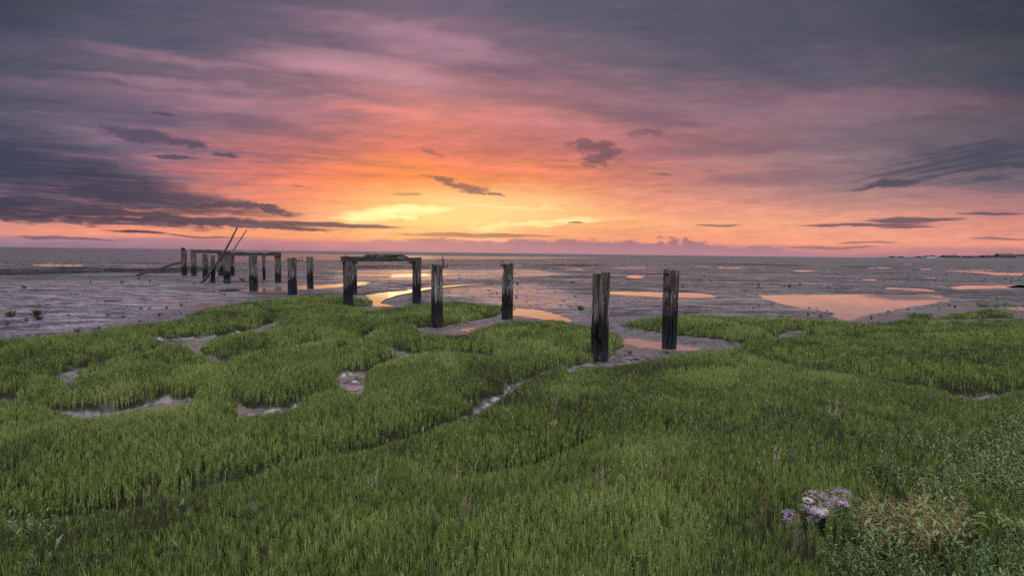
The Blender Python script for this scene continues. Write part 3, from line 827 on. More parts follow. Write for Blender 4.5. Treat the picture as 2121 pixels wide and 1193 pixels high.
# ---- scatter: one object whose mesh holds the plant forms and the places they grow at
def scatter(name, forms, mats, pts, which, rot, scl, tint):
    """forms: list of (V, F, M); everything instanced by one geometry-node modifier"""
    V = [np.asarray(pts, float)]; F = []; MI = []; n0 = len(pts)
    tmpl = [np.zeros(n0, np.int32)]
    for k, (fv, ff, fm) in enumerate(forms):
        V.append(fv); F += [[i + n0 for i in f] for f in ff]; MI += list(fm)
        tmpl.append(np.full(len(fv), k + 1, np.int32)); n0 += len(fv)
    me = mesh_from(name, np.concatenate(V), F, mats, MI)
    N = n0; n = len(pts)
    def attr(nm, ty, data, key):
        a = me.attributes.new(nm, ty, 'POINT')
        a.data.foreach_set(key, np.ascontiguousarray(data).ravel())
    attr('tmpl', 'INT', np.concatenate(tmpl), 'value')
    attr('which', 'INT', np.concatenate([np.asarray(which, np.int32), np.full(N - n, -1, np.int32)]), 'value')
    pad = np.zeros((N - n, 3), np.float32)
    attr('rot', 'FLOAT_VECTOR', np.concatenate([np.asarray(rot, np.float32), pad]), 'vector')
    attr('scl', 'FLOAT_VECTOR', np.concatenate([np.asarray(scl, np.float32), pad + 1]), 'vector')
    attr('tint', 'FLOAT', np.concatenate([np.asarray(tint, np.float32), np.zeros(N - n, np.float32)]), 'value')
    o = obj(name, me)
    ng = bpy.data.node_groups.new(name, 'GeometryNodeTree')
    ng.interface.new_socket('Geometry', in_out='INPUT', socket_type='NodeSocketGeometry')
    ng.interface.new_socket('Geometry', in_out='OUTPUT', socket_type='NodeSocketGeometry')
    N_ = ng.nodes; L_ = ng.links
    gi = N_.new('NodeGroupInput'); go = N_.new('NodeGroupOutput')
    def named(nm, ty):
        a = N_.new('GeometryNodeInputNamedAttribute'); a.data_type = ty; a.inputs['Name'].default_value = nm
        return [s for s in a.outputs if s.enabled and s.name == 'Attribute'][0]
    def equal(sock, val):
        c = N_.new('FunctionNodeCompare'); c.data_type = 'INT'; c.operation = 'EQUAL'
        ins = [s for s in c.inputs if s.enabled]
        L_.new(sock, ins[0]); ins[1].default_value = val
        return c.outputs[0]
    def sepg(val):
        sgn = N_.new('GeometryNodeSeparateGeometry'); sgn.domain = 'POINT'
        L_.new(gi.outputs[0], sgn.inputs['Geometry']); L_.new(equal(named('tmpl', 'INT'), val), sgn.inputs['Selection'])
        return sgn.outputs['Selection']
    mp = N_.new('GeometryNodeMeshToPoints'); L_.new(sepg(0), mp.inputs['Mesh'])
    jn = N_.new('GeometryNodeJoinGeometry')
    e2r = N_.new('FunctionNodeEulerToRotation'); L_.new(named('rot', 'FLOAT_VECTOR'), e2r.inputs[0])
    for k in range(len(forms)):
        ip = N_.new('GeometryNodeInstanceOnPoints')
        L_.new(mp.outputs[0], ip.inputs['Points']); L_.new(equal(named('which', 'INT'), k), ip.inputs['Selection'])
        L_.new(sepg(k + 1), ip.inputs['Instance']); L_.new(e2r.outputs[0], ip.inputs['Rotation'])
        L_.new(named('scl', 'FLOAT_VECTOR'), ip.inputs['Scale'])
        L_.new(ip.outputs[0], jn.inputs[0])
    L_.new(jn.outputs[0], go.inputs[0])
    md = o.modifiers.new('growth', 'NODES'); md.node_group = ng
    return o

def sector_points(r0, r1, dens, az=58):
    A = math.radians(2 * az) * (r1 * r1 - r0 * r0) / 2
    n = int(A * dens)
    r = np.sqrt(rng.uniform(r0 * r0, r1 * r1, n)); a = rng.uniform(-math.radians(az), math.radians(az), n)
    return r * np.sin(a), r * np.cos(a)

def region(L):
    return [tuple(G(a, b, 0.2)[:2]) for a, b in L]
PURS = region([(1600,1290),(1680,1150),(1740,1060),(1850,1000),(1960,940),(2060,890),(2300,850),(2500,1000),(2400,1400)])

def build_glasswort():
    forms = []
    rr = np.random.default_rng(5)
    for k in range(10): V, F, M = glasswort(rr, True); forms.append((V, F, M))
    for k in range(6): forms.append(glasswort_clump(rr, 5, 0.060, 1.5))
    for k in range(6): forms.append(glasswort_clump(rr, 8, 0.11, 2.15))
    bands = [(1.2, 5.0, 2000, 0, 10), (5.0, 9.0, 1500, 0, 10), (9.0, 15.0, 230, 10, 16), (15.0, 27.0, 85, 16, 22), (27.0, 44.0, 30, 16, 22)]
    PX = []; PY = []; W = []
    for r0, r1, dn, a, b in bands:
        x, y = sector_points(r0, r1, dn)
        PX.append(x); PY.append(y); W.append(rng.integers(a, b, len(x)))
    # a little round about and behind, for other views
    n = 14000; a = rng.uniform(math.radians(58), math.radians(302), n); r = np.sqrt(rng.uniform(1.0, 64, n))
    PX.append(r * np.sin(a)); PY.append(r * np.cos(a)); W.append(rng.integers(10, 16, n))
    x = np.concatenate(PX); y = np.concatenate(PY); w = np.concatenate(W)
    v = samp(VEG, x, y, np.where(y < 3, 1.0, -3.0))
    clump = fbm(x * 5.0, y * 5.0, 91, 2)
    keep = v > (rng.uniform(-0.10, 0.06, len(x)) + (clump - 0.5) * 0.10)
    # thinner among the purslane
    ps = poly_sdf(x, y, PURS) + (fbm(x * 2.2, y * 2.2, 97, 3) - 0.5) * 1.4
    fl = Gd(1690, 1120, 3.08); keep &= ~((np.hypot((x - fl[0]) / 0.42, (y - fl[1]) / 0.42) < 1) & (rng.random(len(x)) < 0.72))
    keep &= ~((ps > 0) & (rng.random(len(x)) < 0.62))
    x, y, w, v, clump = x[keep], y[keep], w[keep], v[keep], clump[keep]
    z = height(x, y)
    n = len(x)
    edge = sstep(-0.1, 0.35, v)
    big = fbm(x * 0.55, y * 0.55, 101, 3); mid = fbm(x * 1.8, y * 1.8, 103, 3)
    hs = (0.74 + 0.26 * edge) * (0.86 + 0.24 * mid + 0.18 * (big - 0.5)) * rng.uniform(0.84, 1.12, n)
    ws = np.where(w < 10, rng.uniform(0.95, 1.3, n), rng.uniform(0.9, 1.15, n))
    scl = np.stack([ws, ws, hs], -1)
    tilt = 0.022
    rot = np.stack([rng.normal(0, tilt, n), rng.normal(0, tilt, n), rng.uniform(0, 6.28, n)], -1)
    t = 0.50 + 0.50 * (big - 0.5) + 0.45 * (mid - 0.5) + rng.normal(0, 0.19, n)
    t = t - 0.22 * sstep(0.60, 0.74, fbm(x * 0.8, y * 1.1, 151, 3)) * rng.uniform(0.4, 1.3, n) + 0.25 * sstep(0.60, 0.75, fbm(x * 1.1, y * 1.1, 163, 3))
    t = np.where(rng.random(n) < 0.035, rng.uniform(0, 0.15, n), t)
    t = np.where(rng.random(n) < 0.02, rng.uniform(0.9, 1.0, n), t)
    o = scatter('glasswort', forms, [GREEN], np.stack([x, y, z - 0.01], -1), w, rot, scl, np.clip(t, 0, 1))
    tag(o, 'dense green glasswort carpeting the salt marsh', 'ground cover', kind='stuff')
    return n
print('glasswort', build_glasswort())

def purslane(r, n=7, h=0.20):
    P = Parts()
    for s in range(n):
        a = r.uniform(0, 6.28); o = np.array([math.cos(a), math.sin(a), 0]); hh = h * r.uniform(0.6, 1.15)
        b = o * r.uniform(0, 0.05)
        pts = [b, b + o * 0.025 + [0, 0, hh * 0.5], b + o * 0.05 * r.uniform(0.5, 1.5) + [0, 0, hh]]
        P.add(*tube(pts, [0.0022, 0.0018, 0.001], 3))
        for k in range(15):
            t = 0.2 + 0.8 * k / 14
            c = pts[0] * (1 - t) ** 2 + 2 * np.asarray(pts[1]) * t * (1 - t) + np.asarray(pts[2]) * t * t
            aa = r.uniform(0, 6.28)
            P.add(*leaf(c, [math.cos(aa), math.sin(aa), r.uniform(0.5, 1.5)], r.uniform(0.014, 0.024), r.uniform(0.005, 0.008), 0.3, 0.25, 2))
    return P.get()

def build_purslane():
    rr = np.random.default_rng(23)
    forms = [purslane(rr) for k in range(7)]
    x, y = sector_points(2.2, 9.0, 85, 58)
    ps = poly_sdf(x, y, PURS) + (fbm(x * 2.2, y * 2.2, 97, 3) - 0.5) * 1.4
    m = (ps > 0.0) | (rng.random(len(x)) < 0.018 + 0.05 * sstep(-2.5, 0, ps))
    m &= samp(VEG, x, y, 1.0) > 0.05
    fl = Gd(1694, 1120, 3.3); m &= np.hypot((x - fl[0]) / 0.5, (y - fl[1]) / 0.4) > 1.0
    sc = Gd(1880, 1110, 3.25); m &= (np.hypot((x - sc[0]) / 0.55, (y - sc[1]) / 0.4) > 1.0) | (rng.random(len(x)) < 0.35)
    x, y = x[m], y[m]; n = len(x); z = height(x, y)
    s = rng.uniform(0.8, 1.35, n)
    o = scatter('sea_purslane', forms, [GREY], np.stack([x, y, z], -1), rng.integers(0, 7, n),
                np.stack([rng.normal(0, .1, n), rng.normal(0, .1, n), rng.uniform(0, 6.28, n)], -1), np.stack([s, s, s], -1),
                np.clip(0.5 + 1.1 * (fbm(x * 1.5, y * 1.5, 7, 2) - 0.5) + rng.normal(0, 0.2, n), 0, 1))
    tag(o, 'grey green leafy sea purslane mixed through the marsh', 'ground cover', kind='stuff')
build_purslane()
# ------------------------------------------------------------------ weathered timber
def mat_wood():
    m, nb, p, out = new_mat('weathered_timber')
    P = obj_pos(nb); x, y, z = nb.sep(P)
    oi = nb.n.new('ShaderNodeObjectInfo'); rnd = E(nb, oi.outputs['Random'])
    xo = x + rnd * 31.0
    grain = nb.noise(nb.vec(xo * 42.0, y * 42.0, z * 1.6), 1.0, 5.0, 0.62, three=True)
    broad = nb.noise(nb.vec(xo * 9.0, y * 9.0, z * 1.1), 1.0, 4.0, 0.55, three=True)
    tone = nb.ramp(grain * 0.6 + broad * 0.4, [(0.36, (0.008, 0.007, 0.006, 1)), (0.46, (0.046, 0.037, 0.030, 1)), (0.55, (0.110, 0.096, 0.084, 1)), (0.65, (0.250, 0.238, 0.230, 1))])
    # tide-blackened foot, with a ragged upper edge
    line = z + (broad - 0.5) * 1.1
    black = nb.smooth(line, 0.98, 0.62)
    slime = nb.mix(nb.smooth(grain, 0.35, 0.7), (0.003, 0.003, 0.0035, 1), (0.011, 0.011, 0.013, 1))
    foot = nb.smooth(z + (grain - 0.5) * 0.5, 0.40, 0.18)
    slime = nb.mix(foot * 0.7, slime, (0.018, 0.019, 0.023, 1))
    col = nb.mix(black, tone, slime)
    # pale flaking salt and bird lime below the top
    fl = nb.noise(nb.vec(xo * 26.0, y * 26.0, z * 6.0), 1.0, 5.0, 0.7, three=True)
    band = nb.smooth(line, 0.62, 0.85) * nb.smooth(line, 1.36, 1.12)
    col = nb.mix(nb.smooth(fl, 0.54, 0.62) * band * 0.7, col, (0.27, 0.27, 0.29, 1))
    nb.put(p.inputs['Base Color'], col)
    nb.put(p.inputs['Roughness'], nb.smooth(black, 0.0, 1.0, 0.8, 0.55, 'LINEAR'))
    p.inputs['Specular IOR Level'].default_value = 0.25
    bump(nb, p, grain + broad * 0.5, 0.8, 0.02)
    return m

def mat_simple(name, c1, c2, scale, rough, bs=0.5, bd=0.01, metal=0.0):
    m, nb, p, out = new_mat(name)
    P = obj_pos(nb)
    n = nb.noise(P, scale, 5.0, 0.62, three=True)
    nb.put(p.inputs['Base Color'], nb.mix(nb.smooth(n, 0.3, 0.7), c1 + (1,), c2 + (1,)))
    p.inputs['Roughness'].default_value = rough; p.inputs['Metallic'].default_value = metal
    bump(nb, p, n, bs, bd)
    return m

WOOD = mat_wood()
def mat_beam():
    m, nb, p, out = new_mat('rotten_beam_timber')
    P = obj_pos(nb); x, y, z = nb.sep(P)
    grain = nb.noise(nb.vec(x * 2.0, y * 34.0, z * 34.0), 1.0, 5.0, 0.62, three=True)
    broad = nb.noise(nb.vec(x * 1.8, y * 7.0, z * 7.0), 1.0, 4.0, 0.55, three=True)
    nb.put(p.inputs['Base Color'], nb.ramp(grain * 0.6 + broad * 0.4, [(0.3, (0.008, 0.006, 0.005, 1)), (0.48, (0.022, 0.017, 0.014, 1)), (0.6, (0.045, 0.038, 0.033, 1)), (0.72, (0.100, 0.092, 0.086, 1))]))
    p.inputs['Roughness'].default_value = 0.75
    bump(nb, p, grain + broad * 0.5, 0.8, 0.02)
    return m
BEAM = mat_beam()
RUST = mat_simple('rusty_iron', (0.020, 0.014, 0.012), (0.060, 0.032, 0.022), 60.0, 0.7)
POLEM = mat_simple('brown_pole_wood', (0.022, 0.012, 0.009), (0.055, 0.033, 0.025), 14.0, 0.75)

def timber(r, a, b, h, nz=46, npr=18, cracks=9, chip=1.0, ragged=0.02, taper=0.05, waist=None):
    """upright squared timber, a by b wide, h tall, split by vertical cracks and worn at the arrises"""
    n = npr * 4
    t = (np.arange(n) + 0.5) / npr                       # 0..4 round the perimeter
    side = np.floor(t).astype(int); u = t - side
    cx = np.choose(side, [u - 0.5, 0.5 + 0 * u, 0.5 - u, -0.5 + 0 * u]); cy = np.choose(side, [-0.5 + 0 * u, u - 0.5, 0.5 + 0 * u, 0.5 - u])
    rr_ = np.hypot(cx, cy); ca, sa = cx / rr_, cy / rr_
    zs = np.linspace(-0.25, h, nz)
    V = np.zeros((nz, n, 3))
    cr = [(r.uniform(0, 4), r.uniform(0.0, h), r.uniform(0.5, 1.3) * h * 0.6, r.uniform(0.016, 0.055), r.uniform(0.035, 0.10), r.uniform(0, 99)) for _ in range(cracks)]
    s0 = r.uniform(0, 100)
    top = (vnoise(t * 2.2, t * 0 + s0, 3) - 0.5) * 2 * ragged
    for j, z in enumerate(zs):
        f = z / h
        ins = np.zeros(n)
        cor = np.minimum(u, 1 - u)
        worn = vnoise(side * 7.3 + (t > 0) * 0 + np.where(u > 0.5, 1, 0) * 3.1, np.full(n, z * 2.3) + s0, 8)
        ins += np.exp(-(cor / 0.07) ** 2) * (0.012 + 0.030 * worn ** 2) * chip
        for ct, cz, cl, cd, cw, cp in cr:
            wob = (vnoise(np.array([z * 3.0]), np.array([cp]), 4)[0] - 0.5) * 0.22
            d = np.abs((t - ct - wob + 2) % 4 - 2)
            fade = sstep(cl, cl * 0.55, abs(z - cz))
            ins += np.exp(-(d / cw) ** 2) * cd * fade
        g = fbm(t * 6.0 % 24, np.full(n, z * 0.9) + s0, 19, 3)
        ins += (g - 0.4) * 0.016
        c2 = vnoise(t * 1.7, np.full(n, z * 2.6) + s0, 77)
        ins += sstep(0.72, 0.86, c2) * 0.045 * chip * sstep(0.9, 0.3, abs(f - 0.55))
        w = 1.0 - taper * (1 - f) * 0.6
        if waist is not None: w *= waist(f)
        px = cx * a * w - ca * ins; py = cy * b * w - sa * ins
        V[j, :, 0] = px; V[j, :, 1] = py; V[j, :, 2] = z + (top * sstep(0.8, 1.0, f))
    I = np.arange(nz * n).reshape(nz, n)
    F = np.stack([I[:-1], np.roll(I[:-1], -1, 1), np.roll(I[1:], -1, 1), I[1:]], -1).reshape(-1, 4).tolist()
    VV = [V.reshape(-1, 3)]; base = nz * n; prev = I[-1]
    for k, sc in enumerate((0.72, 0.42, 0.12)):
        ring = V[-1] * [sc, sc, 1]; ring[:, 2] = V[-1, :, 2] * 0.5 + V[-1, :, 2].mean() * 0.5 - 0.008 * (k + 1) - r.uniform(0, 0.012, n)
        idx = np.arange(n) + base; base += n; VV.append(ring)
        F += np.stack([prev, np.roll(prev, -1), np.roll(idx, -1), idx], -1).tolist(); prev = idx
    F.append(prev.tolist())
    return np.concatenate(VV), F

def box(sx, sy, sz, r=None, j=0.0):
    V = np.array([[x, y, z] for z in (0, 1) for y in (-.5, .5) for x in (-.5, .5)], float) * [sx, sy, sz]
    if r is not None: V += r.normal(0, j, V.shape)
    return V, [[0, 2, 3, 1], [4, 5, 7, 6], [0, 1, 5, 4], [1, 3, 7, 5], [3, 2, 6, 7], [2, 0, 4, 6]]

def rod(p0, p1, rad, ns=8):
    p0 = np.asarray(p0, float); p1 = np.asarray(p1, float)
    V, F = tube([p0, p0 * 0.5 + p1 * 0.5, p1], [rad, rad, rad], ns)
    F.append(list(range(2 * ns, 3 * ns))); F.append(list(range(ns - 1, -1, -1)))
    return V, F

def bolt_part(parent, x, y, z0, z1, rad=0.011):
    P = Parts(); P.add(*rod((0, 0, 0), (0.0, 0, z1 - z0), rad))
    P.add(*rod((0, 0, (z1 - z0) * 0.18), (0, 0, (z1 - z0) * 0.18 + 0.02), rad * 2.1, 6))
    o = obj('bolt', P.mesh('bolt', [RUST]), parent); o.location = (x, y, z0); return o

def rotten_stub(r, length, w, h):
    """a decayed remnant of the old cross-beam, thin and broken at its end; runs along +x from 0"""
    n = 12; ns = 9; V = []; F = []
    for i in range(n):
        t = i / (n - 1)
        for k in range(ns):
            a = 2 * math.pi * k / ns
            q = (1 - 0.75 * t ** 1.5) * r.uniform(0.65, 1.15)
            V.append([length * t + r.normal(0, 0.006), math.cos(a) * w * 0.5 * q, math.sin(a) * h * 0.5 * q + r.normal(0, 0.004)])
    for i in range(n - 1):
        for k in range(ns):
            F.append([i * ns + k, i * ns + (k + 1) % ns, (i + 1) * ns + (k + 1) % ns, (i + 1) * ns + k])
    F.append(list(range(ns))[::-1]); F.append([(n - 1) * ns + k for k in range(ns)])
    return np.array(V), F

# the jetty: its axis on the ground, taken from the two nearest pairs of posts
g1, g2 = G(1240, 744), G(905, 676); g3, g4 = G(1385, 718), G(1050, 660)
AX = math.atan2((g2 + g4 - g1 - g3)[1], (g2 + g4 - g1 - g3)[0])
CR = AX - math.pi / 2                       # across, towards the right-hand row

GRP = 'weathered posts of the ruined jetty'
def post(name_seed, bx, by, ytop, wpx, label, cracks=9, waist=None, parts=(), chip=1.0, ragged=0.032, h=None, rz=0.0):
    r = np.random.default_rng(name_seed)
    g = G(bx, by, 0.0); dist = g[1]
    if h is None:
        d = ray(bx, ytop); h = CAM_H + d[2] / d[1] * dist
    # seen width -> side of the square timber, from how obliquely its faces are seen
    view = math.atan2(g[1], g[0]); da = AX + rz - view
    a = wpx / FPX * math.hypot(g[0], g[1]) * math.cos(math.atan2(g[0], g[1])) ** 1 / (abs(math.cos(da)) + abs(math.sin(da)))
    a = min(max(a, 0.16), 0.36)
    o = empty('jetty_post', (g[0], g[1], 0.0), AX + rz)
    tag(o, label, 'post', GRP)
    V, F = timber(r, a, a, h, cracks=cracks, waist=waist, chip=chip, ragged=ragged, nz=46 if dist < 20 else 30, npr=18 if dist < 20 else 12)
    obj('timber', mesh_from('timber', V, F, [WOOD], smooth=False), o)
    for pt in parts:
        k = pt[0]
        if k == 'stub':             # ('stub', direction, length, z)
            sgn = 1 if pt[1] == 'r' else -1
            V, F = rotten_stub(r, pt[2], 0.11, 0.06)
            # local x is along the jetty; the cross-beam ran along local -y towards the right-hand row
            st = obj('beam_stub', mesh_from('beam_stub', V, F, [BEAM]), o)
            st.location = (r.uniform(-.03, .03), -sgn * (a / 2 - 0.03), h - pt[3]); st.rotation_euler = (0, 0, -sgn * math.pi / 2)
        elif k == 'bolt':           # ('bolt', side, along, up)
            sgn = 1 if pt[1] == 'r' else -1
            bolt_part(o, 0.0, -sgn * (a / 2 + pt[2]), h - 0.07, h + pt[3])
        elif k == 'plate':
            V, F = box(a * 0.7, 0.03, 0.10, r, 0.003)
            q = obj('iron_plate', mesh_from('iron_plate', V, F, [RUST]), o); q.location = (0, a / 2 + 0.017, h - 0.38)
        elif k == 'hole':
            P_ = Parts(); P_.add(*rod((0, 0, 0), (-0.012, 0, 0), 0.020, 8))
            q = obj('bolt_head', P_.mesh('bolt_head', [RUST]), o); q.location = (-a / 2 - 0.004, pt[1], h - pt[2])
        elif k == 'cap':
            V, F = timber(r, a * 0.55, a * 0.7, pt[1], nz=8, npr=6, cracks=2)
            q = obj('top_stub', mesh_from('top_stub', V, F, [WOOD]), o); q.location = (0, 0.04, h - 0.01)
        elif k == 'wire':
            P_ = Parts(); P_.add(*tube([(-a / 2 - .01, -a * .3, 0.62), (-a / 2 - .03, -a * .45, .615), (-a / 2 + .02, -a * .56, .60), (-a / 2 + .02, -a * .75, .585)], [.004] * 4, 5))
            obj('wire', P_.mesh('wire', [RUST]), o)
    return o, h, a

thin = lambda f: 0.55 + 0.45 * (1 if f > 0.45 else (0.75 if f > 0.2 else 0.55))
posts = {}
def mk(key, *a, **k): posts[key] = post(*a, **k)
mk('n1', 101, 1240.5, 750, 565.5, 42, 'nearest jetty post, tall cracked timber with pale flaking upper face beside the mud inlet', 16, None, [('stub', 'r', 0.14, 0.07), ('wire',)], 1.2)
mk('n2', 102, 1386, 719, 560.5, 36, 'dark jetty post standing in the shallow pool of the mud inlet', 14, None, [('stub', 'l', 0.10, 0.05), ('plate',)], 1.1)
mk('n3', 103, 905, 676, 549, 27, 'jetty post with a rotten stub and tall bolt pointing right, glasswort at its foot', 11, None, [('stub', 'r', 0.26, 0.05), ('bolt', 'r', 0.04, 0.26), ('bolt', 'r', 0.08, 0.17), ('bolt', 'r', 0.18, 0.04), ('hole', -0.06, 0.12)])
mk('n4', 104, 1050.5, 661, 546.5, 27, 'jetty post with pale peeling middle and two short bolts pointing left, beside the golden pool', 11, None, [('stub', 'l', 0.19, 0.04), ('bolt', 'l', 0.05, 0.10), ('bolt', 'l', 0.12, 0.06), ('hole', 0.05, 0.10)])
mk('g1', 105, 721, 637, 541.5, 22, 'front left post of the small gateway, carrying the rotten cross-beam', 10, None, [('hole', 0.02, 0.22)], 1.0)
mk('g2', 106, 863.5, 628, 541.5, 21, 'right post of the small gateway, standing by the golden creek', 10)
mk('g3', 107, 735.5, 610.5, 541, 9, 'slim post half hidden behind the front left gateway post', 6)
mk('f1', 108, 606, 611, 535, 20, 'post with a bolted stub pointing right, rising behind the back tongue of glasswort', 8, None, [('stub', 'r', 0.36, 0.10), ('bolt', 'r', 0.14, 0.06), ('bolt', 'r', 0.27, 0.09)])
mk('f2', 109, 643, 597, 532, 15, 'post standing alone at the edge of the curved back pool', 7, None, [('stub', 'l', 0.08, 0.05)])
mk('b1', 110, 525.5, 601.5, 530, 18, 'stout post at the near corner of the far jetty frame, standing in water', 8)
mk('b2', 111, 576, 586, 530, 13, 'post under the right end of the far jetty frame beam', 6)
mk('b3', 112, 547, 580.5, 530, 8, 'thin post rotted narrow at its foot under the far jetty frame', 4, thin, (), 0.8)
mk('b4', 113, 470.5, 588, 529, 14, 'post under the left end of the nearer frame beam, right of the two crossed poles', 7)
mk('b5', 114, 441.5, 586, 528.5, 9, 'narrow post between the two leaning poles', 5)
mk('b6', 115, 426, 583, 526, 12, 'post just left of the feet of the two leaning poles', 6)
mk('b7', 116, 402, 571.5, 524, 11, 'post under the left end of the farther frame beam', 6)
mk('b8', 117, 458, 571.6, 525, 12, 'dark back post seen between the leaning poles and the frame', 6)
mk('b9', 118, 482, 571.8, 525, 9, 'back post half hidden behind the middle of the far frame', 6)
mk('b0', 119, 382, 570.7, 518.7, 15, 'leftmost jetty post, tall with a narrow stump on its top', 8, None, [('cap', 0.19)])

# ------------------------------------------------------------------ beams lying on the posts
def beam(name, A, B, w, h, label, seed, holes=0.0, sag=0.0, rag=1.0):
    """eroded horizontal timber from A to B (top-of-post points)"""
    r = np.random.default_rng(seed)
    A = np.asarray(A, float); B = np.asarray(B, float); L = np.linalg.norm(B - A)
    o = empty(name, (A + B) / 2, math.atan2(B[1] - A[1], B[0] - A[0])); o.rotation_euler[1] = -math.asin((B[2] - A[2]) / L)
    tag(o, label, 'beam', 'rotten beams lying on the jetty posts')
    n = 64; ns = 24; V = []; F = []
    s0 = seed * 3.3
    for i in range(n):
        t = i / (n - 1); x = (t - 0.5) * L
        for k in range(ns):
            u = k / ns * 4; sd = int(u); q = u - sd
            cy, cz = [(q - .5, -.5), (.5, q - .5), (.5 - q, .5), (-.5, .5 - q)][sd]
            e = fbm(np.array([x * 3.2 + 50]), np.array([u * 1.4 + s0]), 41, 4)[0]
            up = max(0.0, cz) * 2
            z = cz * h * (0.90 + 0.2 * e); yy = cy * w * (0.85 + 0.3 * e)
            z += (e - 0.5) * 0.10 * rag * up + (fbm(np.array([x * 1.1]), np.array([s0]), 43, 3)[0] - 0.5) * 0.14 * rag * up
            if cz < -0.3: z += abs(e - 0.5) * 0.07 * rag
            z += sag * (4 * (t - .5) ** 2 - 1)
            V.append([x + r.normal(0, 0.012) + (0.08 * (e - .5) if i in (0, n - 1) else 0), yy, z])
    for i in range(n - 1):
        for k in range(ns):
            F.append([i * ns + k, i * ns + (k + 1) % ns, (i + 1) * ns + (k + 1) % ns, (i + 1) * ns + k])
    F.append(list(range(ns))[::-1]); F.append([(n - 1) * ns + k for k in range(ns)])
    obj('timber', mesh_from('beam_timber', V, F, [BEAM]), o)
    return o, L

def top_of(key, dz=0.0):
    o, h, a = posts[key]; return np.array([o.location.x, o.location.y, h + dz])

def splinters(parent, L, n, seed, x0=-0.4, x1=0.35, z0=0.10, amp=0.09):
    """long rotted slivers standing clear of the beam's top, with light showing between"""
    r = np.random.default_rng(seed)
    for k in range(n):
        xa = r.uniform(x0, x1) * L; ln = r.uniform(0.25, 0.75)
        pts = []; rad = []
        zoff = z0 + r.uniform(-0.02, amp); yo = r.uniform(-0.09, 0.09)
        for i in range(7):
            t = i / 6
            pts.append([xa + ln * t, yo + r.normal(0, 0.006), zoff * (0.35 + 0.65 * math.sin(math.pi * (0.12 + 0.76 * t))) + r.normal(0, 0.008)])
            rad.append((0.034 * math.sin(math.pi * (0.1 + 0.8 * t)) + 0.006) * r.uniform(0.7, 1.2))
        V, F = tube(pts, rad, 6); F.append(list(range(6))[::-1]); F.append(list(range(36, 42)))
        obj('splinter', mesh_from('splinter', V * [1, 1, 1], F, [BEAM]), parent)

ga, gb = top_of('g1', 0.07), top_of('g2', 0.07)
dv = (gb - ga) / np.linalg.norm(gb - ga)
bm_, L_ = beam('cross_beam', ga - dv * 0.19, gb + dv * 0.13, 0.24, 0.15, 'rotten cross-beam of the small gateway, holed and splintered along its top', 301, rag=0.55)
splinters(bm_, L_, 15, 7, -0.30, 0.16, 0.11, 0.07)
for xx, zz in ((-0.47, 0.20), (-0.435, 0.17), (-0.22, 0.24), (-0.195, 0.25), (-0.175, 0.25)):
    bolt_part(bm_, xx * L_, 0.02, 0.05, zz, 0.008)
def corbel(parent, x, seed, ln=0.30):
    r = np.random.default_rng(seed); V, F = rotten_stub(r, ln, 0.2, 0.10)
    c = obj('corbel', mesh_from('corbel', V, F, [BEAM]), parent); c.location = (x, 0, -0.115); return c
corbel(bm_, -L_ / 2 + 0.22, 5, 0.36); c_ = corbel(bm_, L_ / 2 - 0.2, 6, 0.34); c_.rotation_euler = (0, 0, math.pi)

def at_px(px, py, key): 
    return Gd(px, py, posts[key][0].location.y)
b8a = at_px(397, 520.0, 'b7'); b8b = at_px(488, 524.0, 'b9')
beam('frame_beam', b8a, b8b, 0.30, 0.24, 'farther beam of the far jetty frame, pale edged, resting on the back posts', 302, rag=0.7)
pa = at_px(462, 526.2, 'b4'); pb = at_px(581, 526.6, 'b2')
beam('frame_beam', pa, pb, 0.28, 0.21, 'nearer beam of the far jetty frame, ragged, ending above the right post', 303, rag=1.0)
pc = top_of('b1', 0.05)

# ------------------------------------------------------------------ leaning poles and plank
def pole(base_px, top_px, dist, r0, r1, label, bend, seed, top_back=0.0):
    a = G(base_px[0], base_px[1], 0.0); sc = dist / a[1]
    b = Gd(top_px[0], top_px[1], a[1] + top_back)
    o = empty('leaning_pole', a); tag(o, label, 'pole', 'bare poles leaning on the far jetty frame')
    r = np.random.default_rng(seed); v = b - a; L = np.linalg.norm(v)
    side = np.array([v[2], 0, -v[0]]) / np.hypot(v[0], v[2])
    pts = []; rad = []
    for i in range(15):
        t = i / 14
        pts.append(v * (-0.03 + 1.03 * t) + side * bend * 4 * t * (1 - t) + r.normal(0, 0.012, 3)); rad.append((r0 + (r1 - r0) * t) * r.uniform(0.85, 1.15))
    V, F = tube(pts, rad, 7); F.append([14 * 7 + k for k in range(7)])
    obj('shaft', mesh_from('shaft', V, F, [POLEM]), o)
    for q, sg in ((9, 1), (6, -1)):
        kn = Parts(); kn.add(*tube([pts[q], pts[q] + side * 0.10 * sg + [0, 0, 0.05]], [0.035, 0.012], 5))
        obj('knot', kn.mesh('knot', [POLEM]), o)
    return o
pole((416, 586.5), (491.5, 470), 0, 0.070, 0.042, 'taller brown pole leaning right across the far jetty frame', 0.16, 61, 0.8)
pole((428, 585.0), (511, 476.5), 0, 0.055, 0.034, 'shorter pole leaning right behind the taller one', 0.10, 62, 3.0)

